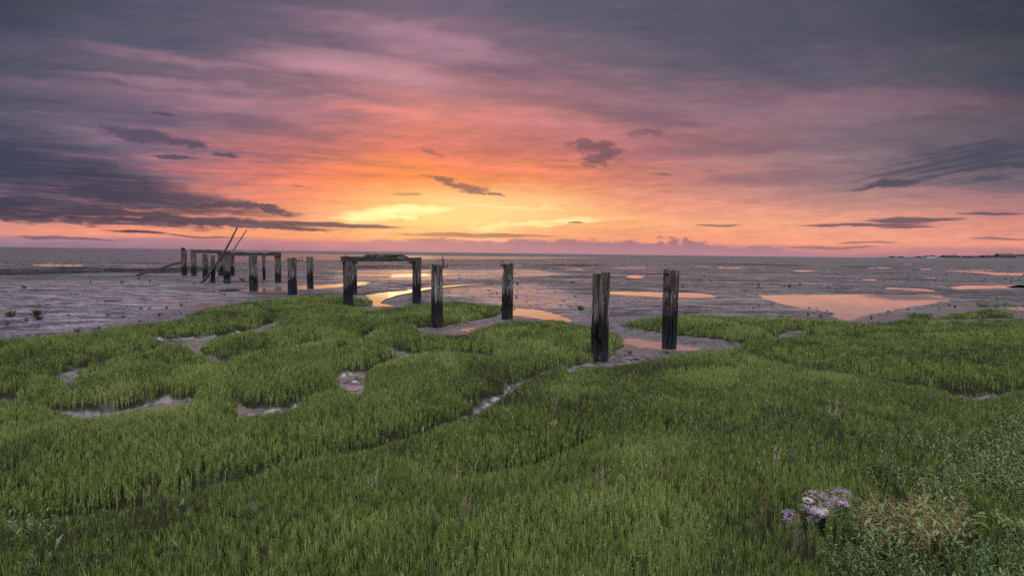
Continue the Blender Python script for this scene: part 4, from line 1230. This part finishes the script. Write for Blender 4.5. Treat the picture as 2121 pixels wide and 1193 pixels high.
def plank(A, B, w, th, name, label, cat, seed, mat=None, group=None):
    A = np.asarray(A, float); B = np.asarray(B, float); v = B - A; L = np.linalg.norm(v)
    r = np.random.default_rng(seed)
    V = []; F = []; n = 16
    d = v / L; s = np.cross(d, [0, 0, 1.0]); s /= np.linalg.norm(s); u = np.cross(s, d)
    for i in range(n):
        t = i / (n - 1)
        for cy, cz in ((-.5, -.5), (.5, -.5), (.5, .5), (-.5, .5)):
            V.append(v * t + s * cy * w * r.uniform(.85, 1.1) + u * cz * th * r.uniform(.8, 1.15) + d * (r.normal(0, 0.05) if i in (0, n - 1) else 0))
    for i in range(n - 1):
        for k in range(4): F.append([i * 4 + k, i * 4 + (k + 1) % 4, (i + 1) * 4 + (k + 1) % 4, (i + 1) * 4 + k])
    F.append([3, 2, 1, 0]); F.append([(n - 1) * 4 + k for k in range(4)])
    o = obj(name, mesh_from(name, V, F, [mat or POLEM])); o.location = A
    tag(o, label, cat, group); return o
A = G(281, 571.3, 0.02); p0 = posts['b0'][0].location
B = Gd(373, 543.5, p0.y - 0.1)
plank(A, B, 0.24, 0.16, 'leaning_plank', 'long dark plank leaning from the mud up to the leftmost jetty post', 'plank', 71)
plank(G(428, 587, 0.03), Gd(437, 572, G(428, 587)[1] + 0.6), 0.16, 0.10, 'wood_prop', 'short broken prop at the feet of the leaning poles', 'timber', 72)
plank(G(464, 602, 0.03), G(492, 600.5, 0.05), 0.22, 0.12, 'sunken_board', 'dark board lying at the left end of the curved back pool', 'board', 73, BEAM)
plank(G(496, 577, 0.03), G(507, 577.5, 0.16), 0.10, 0.08, 'driftwood', 'small pale driftwood lump on the mud behind the stout far post', 'driftwood', 74, POLEM)

# ------------------------------------------------------------------ far shores
def mat_land(): return mat_simple('far_land', (0.030, 0.026, 0.031), (0.046, 0.040, 0.046), 0.05, 0.9, 0.2, 0.5)
LAND = mat_land()
def ridge(name, pts, dist, depth, seed, rough=0.15):
    """low land whose skyline passes through the given photograph points at that distance"""
    px = np.linspace(pts[0][0], pts[-1][0], 180); py = np.interp(px, [p[0] for p in pts], [p[1] for p in pts])
    top = np.array([Gd(a, b, dist) for a, b in zip(px, py)])
    top[:, 2] = np.maximum(0.3, top[:, 2] * (1 + (fbm(px * 0.11, px * 0, seed, 4) - 0.5) * rough * 2))
    rows = [(-depth, 0.0, -0.6), (-depth * 0.4, 0.72, 0), (0, 1.0, 0), (depth * 0.8, 0.6, 0), (depth * 2, 0.0, -0.6)]
    V = []; F = []
    for off, s, dz in rows:
        for t in top: k = (dist + off) / dist; V.append([t[0] * k, t[1] * k, t[2] * s + dz])
    n = len(top)
    for j in range(len(rows) - 1):
        for i in range(n - 1): F.append([j * n + i, j * n + i + 1, (j + 1) * n + i + 1, (j + 1) * n + i])
    o = obj(name, mesh_from(name, V, F, [LAND], smooth=True)); tag(o, kind='structure'); return o
ridge('far_shore', [(-1200, 494), (-400, 505.5), (0, 511), (30, 511.6), (110, 512.6), (200, 513.5), (320, 515.2), (420, 516.6), (700, 520.3), (1060, 524.6), (1400, 529.2), (1700, 532.6), (1900, 535)], 8200, 300, 15, 0.12)
ridge('headland', [(1755, 534.6), (1800, 533.6), (1850, 532.2), (1900, 532.4), (1960, 531.6), (2040, 532.4), (2080, 531.2), (2121, 530.6), (2300, 530), (2700, 533), (3300, 542)], 760, 60, 25, 0.2)

ridge('sandbank', [(380, 518.6), (600, 521.2), (900, 524.6), (1060, 526.2), (1400, 530.2), (1700, 533.8), (1950, 537.2)], 420, 60, 33, 0.1)

TREEM = mat_simple('far_tree_leaf', (0.010, 0.014, 0.009), (0.026, 0.032, 0.016), 0.6, 0.9, 0.2, 0.2)
WALLM = mat_simple('pale_render', (0.30, 0.31, 0.34), (0.38, 0.38, 0.40), 0.6, 0.8, 0.1, 0.02)
DWALL = mat_simple('dark_brick', (0.045, 0.035, 0.032), (0.07, 0.052, 0.046), 0.6, 0.85, 0.1, 0.02)
ROOFM = mat_simple('dark_tiles', (0.022, 0.020, 0.022), (0.040, 0.034, 0.034), 0.8, 0.8, 0.1, 0.02)
GLASS = mat_simple('window_glass', (0.02, 0.02, 0.025), (0.03, 0.03, 0.035), 0.6, 0.15, 0.0, 0.01)

def house(px, py, dist, w, d, h, rh, label, wall, seed):
    b = Gd(px, py, dist); o = empty('house', b, math.radians(rngh.uniform(-12, 12))); tag(o, label, 'house', 'houses on the far headland')
    V, F = box(w, d, h + 1.5); V[:, 2] -= 1.5; obj('wall', mesh_from('wall', V, F, [wall]), o)
    e = 0.3
    RV = [(-w / 2 - e, -d / 2 - e, h), (w / 2 + e, -d / 2 - e, h), (w / 2 + e, d / 2 + e, h), (-w / 2 - e, d / 2 + e, h), (-w / 2 - e, 0, h + rh), (w / 2 + e, 0, h + rh)]
    rf = obj('roof', mesh_from('roof', RV, [[0, 1, 5, 4], [2, 3, 4, 5], [0, 4, 3], [1, 2, 5], [3, 2, 1, 0]], [ROOFM]), o)
    V, F = box(0.8, 0.8, 1.6); c = obj('chimney', mesh_from('chimney', V, F, [DWALL]), rf); c.location = (w * 0.28, 0, h + rh - 0.5)
    for k in (-1, 0, 1):
        V, F = box(1.2, 0.06, 1.2); q = obj('window', mesh_from('window', V, F, [GLASS]), o); q.location = (k * w * 0.3, -d / 2 - 0.04, 1.0)
    return o
rngh = random.Random(4)
house(1925, 533.0, 735, 10.5, 7, 1.4, 0.9, 'long pale house low on the far headland beside a dark tree', WALLM, 1)
house(1968, 532.6, 740, 17, 8, 1.5, 1.3, 'long dark roofed house on the far headland right of the pale house', DWALL, 2)
house(2005, 533.2, 740, 10, 7, 1.2, 1.0, 'small dark house in the middle of the far headland', DWALL, 3)
house(2043, 532.6, 740, 8, 7, 1.5, 1.1, 'small house just left of the tall roofed one on the far headland', DWALL, 4)
house(2082, 531.4, 740, 21, 9, 2.0, 2.2, 'tallest roofed house on the far headland near the right edge', DWALL, 5)

def far_tree(px, py, dist, w, h, seed, label):
    r = np.random.default_rng(seed); b = Gd(px, py, dist)
    o = empty('shore_tree', b); tag(o, label, 'tree', 'trees on the far headland')
    P = Parts(); P.add(*tube([(0, 0, -1.2), (0.1, 0, h * .4), (0, 0, h * .8)], [0.3, 0.22, 0.08], 6)); obj('trunk', P.mesh('trunk', [ROOFM]), o)
    n = 260; d = r.normal(0, 1, (n, 3)); d /= np.linalg.norm(d, axis=1)[:, None]
    rad = r.uniform(0.35, 1.0, n) ** 0.6
    lob = 0.75 + 0.5 * vnoise(d[:, 0] * 2.1 + seed, d[:, 1] * 2.1 + d[:, 2], 5)
    c = d * (rad * lob)[:, None] * [w / 2, w / 2 * .8, h * 0.42] + [0, 0, h * 0.52]
    V = []; F = []
    for q in c:
        u = r.normal(0, 1, 3); u /= np.linalg.norm(u); v = np.cross(u, r.normal(0, 1, 3)); v /= np.linalg.norm(v); s = r.uniform(0.3, 0.62)
        k = len(V); V += [q - u * s, q + v * s * .7, q + u * s, q - v * s * .7]; F.append([k, k + 1, k + 2, k + 3])
    obj('crown', mesh_from('crown', V, F, [TREEM]), o)
TL = [(1848, 532.4, 11, 1.5), (1866, 532.6, 9, 1.3), (1902, 532.6, 12, 1.4), (1933.5, 532.8, 3.6, 3.2), (1952, 532.6, 9, 2.0), (1986, 532.8, 9, 2.0), (2021, 532.6, 12, 2.1), (2032, 532.8, 9, 2.8), (2056, 532.2, 10, 2.9), (2066, 531.8, 7, 3.4), (2100, 531.8, 9, 3.2), (2112, 531.4, 12, 4.0), (2126, 531.2, 13, 4.6), (2146, 531.2, 14, 4.0)]
TW = ['low scrubby bush at the left tip of the far headland', 'flat bush left of the pale house on the far headland', 'wide low bush just left of the pale house', 'small rounded tree at the right end of the pale house', 'low tree between the pale house and the long dark roof',
      'tree between the long dark roof and the small middle house', 'wide low tree right of the small middle house', 'upright tree left of the small house by the tall roof', 'bushy tree against the left wall of the tall roofed house', 'tree in front of the tall roofed house', 'tree right of the tall roofed house', 'taller tree near the right edge of the far headland', 'big dark tree at the right edge of the picture', 'tree beyond the right edge of the far headland']
for k, ((a, b, w, h), lb) in enumerate(zip(TL[:13], TW)): far_tree(a, b + 0.6, 745, w, h, 400 + k, lb)
# ------------------------------------------------------------------ single plants
DARKG = mat_plant('sprig_green', [(0.0, (0.030, 0.038, 0.018)), (0.5, (0.050, 0.066, 0.026)), (1.0, (0.080, 0.105, 0.036))], 0.15, 0.6, 0.2, False)
LILAC = mat_plant('lilac_petal', [(0.0, (0.32, 0.21, 0.38)), (0.5, (0.54, 0.39, 0.56)), (1.0, (0.76, 0.58, 0.68))], 0.3, 0.6, 0.9, False)
RUSTY = mat_plant('rusty_seed', [(0.0, (0.110, 0.072, 0.036)), (0.5, (0.205, 0.140, 0.068)), (1.0, (0.310, 0.220, 0.115))], 0.2, 0.7, 0.6, False)
STRAW = mat_plant('pale_straw', [(0.0, (0.15, 0.135, 0.085)), (0.5, (0.23, 0.205, 0.135)), (1.0, (0.34, 0.30, 0.22))], 0.2, 0.7, 0.5, False)
SPOON = mat_plant('spoon_leaf', [(0.0, (0.060, 0.095, 0.056)), (0.5, (0.084, 0.125, 0.078)), (1.0, (0.120, 0.160, 0.110))], 0.15, 0.4, 0.3, False)
LEAFG = mat_plant('plain_leaf', [(0.0, (0.055, 0.078, 0.024)), (0.5, (0.088, 0.122, 0.034)), (1.0, (0.125, 0.160, 0.048))], 0.2, 0.5, 0.4, False)
YELLOW = mat_plant('yellowing_leaf', [(0.0, (0.13, 0.17, 0.030)), (0.5, (0.20, 0.22, 0.036)), (1.0, (0.30, 0.24, 0.045))], 0.25, 0.5, 0.6, False)
rq = np.random.default_rng(77)

def gz(px, py, zt=None):
    """a rooted point: ground height under the place seen at that pixel"""
    g = G(px, py, 0.0 if zt is None else zt)
    g[2] = float(height(np.array([g[0]]), np.array([g[1]]))[0]); return g

# ---- lone sprigs out on the mud
def sprig_mesh(r, n, h, spread, mat):
    P = Parts()
    for i in range(n):
        a = r.uniform(0, 6.28); o = np.array([math.cos(a), math.sin(a), 0]); hh = h * r.uniform(0.45, 1.1); d = spread * r.uniform(0.1, 1.0)
        b = o * d * 0.25
        P.add(*tube([b, b + o * d * 0.5 + [0, 0, hh * 0.5], b + o * d * 0.8 + [0, 0, hh]], [0.006, 0.009, 0.004], 4))
        for k in range(3):
            c = b + o * d * 0.5 + [0, 0, hh * (0.3 + 0.2 * k)]; a2 = r.uniform(0, 6.28); o2 = np.array([math.cos(a2), math.sin(a2), 0])
            P.add(*tube([c, c + o2 * hh * 0.12 + [0, 0, hh * 0.22]], [0.007, 0.004], 3))
    return P.mesh('sprig', [mat])
SPM = [sprig_mesh(rq, int(rq.integers(9, 17)), 0.17, 0.10, DARKG) for _ in range(6)]
SPRIGS = [(55,667),(15,675),(107,657),(143,655),(222,654),(257,658),(293,642),(310,642),(375,634),(375,652),(465,612),(253,587),(310,585),(187,586),(50,598),(287,579),
    (930,604),(1015,614),(1028,608),(1070,618),(1072,590),(1120,601),(1150,605),(1192,616),(1180,638),(1185,587),(1140,588),(1240,585),(1459,573),(1450,581),(1468,579),(1473,584),(1413,596),
    (1558,590),(1571,591),(1572,595),(1598,589),(1625,593),(1635,596),(1656,591),(1626,572),(1704,572),(1750,577),(1715,597),(1796,571),(1810,568),(1822,567),(1828,573),(1852,574),
    (1851,580),(1857,583),(1878,577),(1883,571),(1830,584),(1920,581),(1937,583),(1961,567),(1940,575),(2012,580),(2040,579),(2035,584),(2083,579),(2097,578),(2093,584),(2110,581),
    (2065,578),(1900,576),(1552,632),(1571,634),(1673,654),(1700,657),(1675,638),(1690,641),(1713,644),(1722,650),(1804,660),(1840,648),(1880,642),(1967,633),(1977,637),(1945,641),
    (2065,620),(2080,613),(2100,613),(404,588),(492,600),(528,598),(345,640),(330,655),(160,690),(205,682),(290,668),(860,604),(1290,720),(1305,735),(1225,735),(1560,640),(1600,632)]
for k, (a, b) in enumerate(SPRIGS):
    o = obj('glasswort_sprig', SPM[k % 6]); g = gz(a, b); o.location = (g[0], g[1], g[2] - 0.01); s = rq.uniform(0.60, 1.1) * (1.0 if b < 600 else 0.62)
    o.scale = (s * 1.1, s * 1.1, s); o.rotation_euler = (0, 0, rq.uniform(0, 6.28))
    tag(o, 'small dark glasswort sprig growing alone on the bare mud', 'plant', 'lone sprigs scattered over the mudflat')
TUFT = [(21, 656, 1.0, 'larger bushy sprig on the mud at the far left edge'), (76, 655, 1.0, 'larger bushy sprig on the mud right of the one at the left edge'),
        (82, 664, 0.7, 'low spreading sprig just below the two bushy ones on the left mud'), (1203, 643, 1.0, 'larger bushy sprig on the mud left of the nearest post')]
big_sp = sprig_mesh(rq, 34, 0.20, 0.17, DARKG)
for a, b, s, lb in TUFT:
    o = obj('bushy_sprig', big_sp); o.location = gz(a, b); o.scale = (s, s, s * .9); o.rotation_euler = (0, 0, a * 1.3); tag(o, lb, 'plant', 'larger sprigs on the mudflat')

# ---- pebbles and weed specks too many to count, out by the tide edge
def specks():
    P = Parts(); n = 0
    r = np.random.default_rng(9)
    for k in range(4200):
        px = r.uniform(-100, 2250); dy = 12 + 125 * r.random() ** 1.5
        if r.random() < 0.2: px = r.uniform(-50, 520); dy = r.uniform(19, 36)
        g = G(px, 513 + .0125 * px + dy, 0.0)
        x, y = float(g[0]), float(g[1])
        if samp(VEG, x, y, -3.0) > -0.2: continue
        if any(poly_sdf(np.array([x]), np.array([y]), q)[0] > -0.2 for q in POOL_G if abs(q[0][0] - x) < 25 and abs(q[0][1] - y) < 25): continue
        z = float(height(np.array([x]), np.array([y]))[0]); d = math.hypot(x, y)
        s = r.uniform(0.02, 0.06) * (0.5 + d / 40)
        v = r.normal(0, 1, (6, 3)) * 0.22 + [[1, 0, 0], [-1, 0, 0], [0, 1, 0], [0, -1, 0], [0, 0, 1], [0, 0, -.6]]
        P.add(v * [s * 1.6, s, s * 0.55] + [x, y, max(z, 0.035 if d > 72 else z)], [[0, 2, 4], [2, 1, 4], [1, 3, 4], [3, 0, 4], [2, 0, 5], [1, 2, 5], [3, 1, 5], [0, 3, 5]])
    m = mat_simple('dark_weed', (0.012, 0.011, 0.011), (0.030, 0.027, 0.026), 20.0, 0.6)
    o = obj('weed_specks', P.mesh('weed_specks', [m])); tag(o, 'dark specks of weed and pebble strewn over the wet flats', 'weed', kind='stuff')
specks()

# ---- the lilac flowers
def flower_head(r, rad):
    P = Parts()
    for k in range(int(20 + 1300 * rad)):
        d = r.normal(0, 1, 3); d[2] = abs(d[2]) * 0.8; d /= np.linalg.norm(d)
        c = d * [rad, rad, rad * 0.7] * r.uniform(0.55, 1.05); a = r.uniform(0, 6.28)
        for q in range(3):
            P.add(*leaf(c, [math.cos(a + 2.1 * q), math.sin(a + 2.1 * q), r.uniform(0.4, 1.3)], r.uniform(0.008, 0.013), 0.005, 0.3, 0.4, 1))
    return P
def lilac_plant():
    d0 = 3.30
    base = Gd(1694, 1120, d0); base[2] = float(height(np.array([base[0]]), np.array([base[1]]))[0])
    o = empty('flowering_sea_lavender', base); tag(o, 'pale lilac flower cluster at lower right, in front of the rusty seeding plants', 'flower')
    heads = [(1690,1029,15),(1674,1038,8),(1742,1027,19),(1730,1041,13),(1711,1051,13),(1674,1057,13),(1692,1061,12),(1705,1062,10),(1637,1069,13),(1631,1081,10),(1666,1086,17),(1652,1091,12),(1748,1046,9),(1684,1078,9)]
    for px, py, rp in heads:
        dd = d0 + rq.uniform(-0.12, 0.12); c = Gd(px, py, dd) - base
        P = Parts(); P.add(*tube([c * [.15, .15, 0], c * [.55, .55, .55], c * [1, 1, .98]], [0.0028, 0.0022, 0.0014], 4)); obj('stem', P.mesh('stem', [LEAFG]), o)
        f = obj('flower_head', flower_head(rq, rp / FPX * dd * 1.38).mesh('flower_head', [LILAC]), o); f.location = c
    for k in range(14):
        a = rq.uniform(0, 6.28); P = Parts(); P.add(*leaf([0, 0, 0.02], [math.cos(a), math.sin(a), 1.4], rq.uniform(0.12, 0.2), 0.026, 0.25, 0.3, 4))
        obj('leaf', P.mesh('leaf', [SPOON]), o)
lilac_plant()

# ---- rusty seeding plants behind and to the right of the flowers
def seed_plant(px, py, label, h, nsp, seed, group='rusty seeding plants in the lower right corner'):
    r = np.random.default_rng(seed)
    g = G(px, py, 0.15); g[2] = float(height(np.array([g[0]]), np.array([g[1]]))[0])
    o = empty('seeding_plant', g, r.uniform(0, 6.28)); tag(o, label, 'plant', group)
    for k in range(nsp):
        a = r.uniform(0, 6.28); q = np.array([math.cos(a), math.sin(a), 0]); hh = h * r.uniform(0.75, 1.15); lean = r.uniform(0.02, 0.13)
        b = q * 0.02; t = q * lean + [0, 0, hh]
        P = Parts(); P.add(*tube([b, (b + t) / 2 + q * .012, t], [0.0028, 0.0022, 0.0015], 4)); s = obj('stem', P.mesh('stem', [RUSTY]), o)
        P = Parts()
        for i in range(34):
            u = r.uniform(0.55, 1.03); c = b + (t - b) * u; aa = r.uniform(0, 6.28); d = np.array([math.cos(aa), math.sin(aa), r.uniform(.3, 1.5)]); d /= np.linalg.norm(d)
            c = c + d * r.uniform(0.002, 0.016) * (1.25 - u)
            P.add(*leaf(c, d, r.uniform(0.008, 0.014), 0.007, 0.5, 0.4, 1))
        obj('seed_spike', P.mesh('seed_spike', [RUSTY]), s)
    P = Parts()
    for k in range(85):
        a = r.uniform(0, 6.28); P.add(*leaf([r.normal(0, .045), r.normal(0, .045), r.uniform(0.03, h * 0.86)], [math.cos(a), math.sin(a), r.uniform(.4, 1.3)], r.uniform(0.03, 0.055), 0.014, 0.3, 0.3, 2))
    obj('foliage', P.mesh('foliage', [LEAFG]), o)
SEEDP = [(1780,1110),(1800,1090),(1822,1120),(1838,1098),(1850,1135),(1868,1108),(1890,1140),(1902,1112),(1920,1090),(1935,1128),(1955,1118),(1975,1105),(1812,1150),(1870,1160),(1915,1158),(1958,1150)]
for k, (a, b) in enumerate(SEEDP): seed_plant(a, b + 22, 'rusty brown seeding plant in the clump right of the lilac flowers', 0.29, 7, 900 + k)
seed_plant(2080, 990, 'pinkish brown seeding plant near the right edge, behind the rusty clump', 0.24, 6, 950)
seed_plant(1830, 1188, 'brown seeding plant drooping at the bottom edge below the rusty clump', 0.20, 5, 951)
seed_plant(2095, 1140, 'brown seeding plant in the bottom right corner of the picture', 0.22, 5, 952)

# ---- pale dry sprigs
def dry_sprig(px, py, h, mat, label, seed, group='pale dry sprigs poking out of the glasswort', n=5):
    r = np.random.default_rng(seed); g = G(px, py, 0.16); g[2] = float(height(np.array([g[0]]), np.array([g[1]]))[0])
    P = Parts()
    for k in range(n):
        a = r.uniform(0, 6.28); q = np.array([math.cos(a), math.sin(a), 0]); hh = h * r.uniform(.7, 1.1); t = q * r.uniform(.01, .05) + [0, 0, hh]
        P.add(*tube([q * .01, t * .5 + q * .008, t], [.0024, .002, .0012], 4))
        for i in range(9):
            u = .45 + .55 * i / 8; c = t * u; a2 = r.uniform(0, 6.28); q2 = np.array([math.cos(a2), math.sin(a2), 0]); L = .034 * (1.3 - u)
            P.add(*tube([c, c + q2 * L * .5 + [0, 0, L], c + q2 * L * .6 + [0, 0, L * 1.6]], [.0022, .0024, .0012], 3))
    o = obj('dry_sprig', P.mesh('dry_sprig', [mat])); o.location = g; tag(o, label, 'plant', group); return o
for k, (a, b, lb) in enumerate([(700,1050,'pale sprig at lower left centre, left of a taller one'),(775,1045,'tall pale sprig just right of another pale sprig at lower left centre'),(950,1008,'pale branching sprig in the lower centre'),
        (1605,1005,'greyish pale sprig left of its twin at centre right'),(1640,998,'whitish sprig right of its greyish twin at centre right'),(1190,1070,'pale sprig in the lower centre left of a taller one'),(1243,1062,'tall pale sprig in the lower centre'),
        (1148,860,'small pale sprig near the yellow leaved plant'),(1725,905,'short pale sprig among leafy plants at right'),(1765,890,'straw coloured sprig beneath the right hand groove'),(1430,878,'short dry sprig in the middle right of the marsh'),
        (1490,955,'straw coloured sprig in the right centre of the marsh'),(960,1148,'pale sprig near the bottom edge left of centre'),(1650,1165,'pale sprig below the lilac flowers')]):
    dry_sprig(a, b, 0.255, STRAW, lb, 1200 + k)
for k, (a, b) in enumerate([(830,1025),(1290,1030),(1385,1050),(1485,1070),(1582,1092)]):
    dry_sprig(a, b, 0.22, RUSTY, 'slim tan sprig standing in the front glasswort', 1300 + k, 'slim tan sprigs in the front glasswort', 3)

# ---- spoon-leaved plants
def spoon(px, py, n, L, label, seed):
    r = np.random.default_rng(seed); g = G(px, py, 0.17); g[2] = float(height(np.array([g[0]]), np.array([g[1]]))[0])
    o = empty('spoon_leaf_plant', g); tag(o, label, 'plant', 'grey green spoon leaved plants in the glasswort')
    for k in range(n):
        a = r.uniform(0, 6.28); P = Parts(); q = np.array([math.cos(a), math.sin(a), 0])
        P.add(*tube([(0, 0, 0), q * .01 + [0, 0, .07], q * .02 + [0, 0, .13]], [.003, .0026, .002], 4))
        P.add(*leaf(q * .02 + [0, 0, .13], [q[0] * .35, q[1] * .35, 1.1], L * .55 * r.uniform(.8, 1.15), L * .19, 0.25, 0.15, 6)); obj('leaf', P.mesh('leaf', [SPOON]), o)
for k, (a, b, n, L, lb) in enumerate([(195,975,2,.10,'spoon leaved plant at left above the long groove'),(360,975,1,.10,'single slanting spoon leaf left of centre above the long groove'),(333,1088,3,.10,'spoon leaved plant left of a bigger one below the long groove'),
        (370,1075,3,.12,'spoon leaved plant with upright leaves below the long groove'),(540,1108,3,.15,'largest pair of spoon leaves in the lower left'),(613,895,2,.10,'forked spoon leaf beside the left mud channels'),(527,893,2,.12,'dark spoon leaf near the left mud channels'),
        (650,1085,1,.09,'flat grey leaf right of the largest spoon leaves'),(873,900,1,.11,'pale curled leaf beside the long groove'),(108,1172,3,.13,'spoon leaves in the bottom left corner'),(380,1190,2,.13,'spoon leaf at the bottom edge left of centre'),
        (1328,1058,1,.08,'small blue grey leaf in the lower centre'),(1425,1078,1,.08,'small blue grey leaf right of the lower centre'),(1523,1092,1,.08,'small blue grey leaf left of the lilac flowers'),(870,1045,1,.09,'small leaf in the lower centre left'),(1830,1105,2,.12,'pale spoon leaf inside the rusty clump')]):
    spoon(a, b, n, L, lb, 1500 + k)

# ---- the yellowing plant beside the mud groove
def yellow_plant():
    g = G(1090, 880, 0.15); g[2] = float(height(np.array([g[0]]), np.array([g[1]]))[0])
    o = empty('yellowing_plant', g); tag(o, 'yellowing leafy plant right of the muddy groove in the centre', 'plant')
    for k in range(26):
        a = rq.uniform(0, 6.28); d = 0.22 * math.sqrt(rq.random()); b = np.array([math.cos(a) * d * 1.4, math.sin(a) * d, 0.06]); P = Parts()
        for i in range(4):
            a2 = rq.uniform(0, 6.28); P.add(*leaf(b, [math.cos(a2) * .5, math.sin(a2) * .5, 1.2], rq.uniform(.05, .10), .009, .3, .35, 4))
        obj('leaf', P.mesh('leaf', [YELLOW if rq.random() < .45 else LEAFG]), o)
yellow_plant()

# ---- bent dead twigs
def twig(px, py, L, up, label, seed):
    r = np.random.default_rng(seed); g = G(px, py, 0.30); a = r.uniform(-.4, .4)
    q = np.array([math.cos(a), math.sin(a), 0])
    zg = float(height(np.array([g[0]]), np.array([g[1]]))[0])
    P = Parts(); P.add(*tube([np.array([0, 0, zg - g[2]]), np.array([0, 0, -.03]), q * L * .35 + [0, 0, -.012], q * L * .75 + [0, 0, .01], q * L + [0, 0, up]], [.003, .003, .0032, .0026, .0014], 5))
    o = obj('dead_twig', P.mesh('dead_twig', [STRAW])); o.location = g; tag(o, label, 'twig', 'curved dead twigs in the glasswort')
twig(725, 1150, .11, .05, 'curved pale twig at the bottom edge left of centre', 1); twig(1180, 1162, .12, .06, 'curved pale twig at the bottom edge right of centre', 2)
twig(385, 1052, .05, .03, 'short pale hooked twig above the spoon leaves', 3); twig(605, 760, .07, .04, 'tiny pale twig among the left marsh lobes', 4); twig(985, 955, .03, .05, 'short orange brown twig in the centre of the marsh', 5)
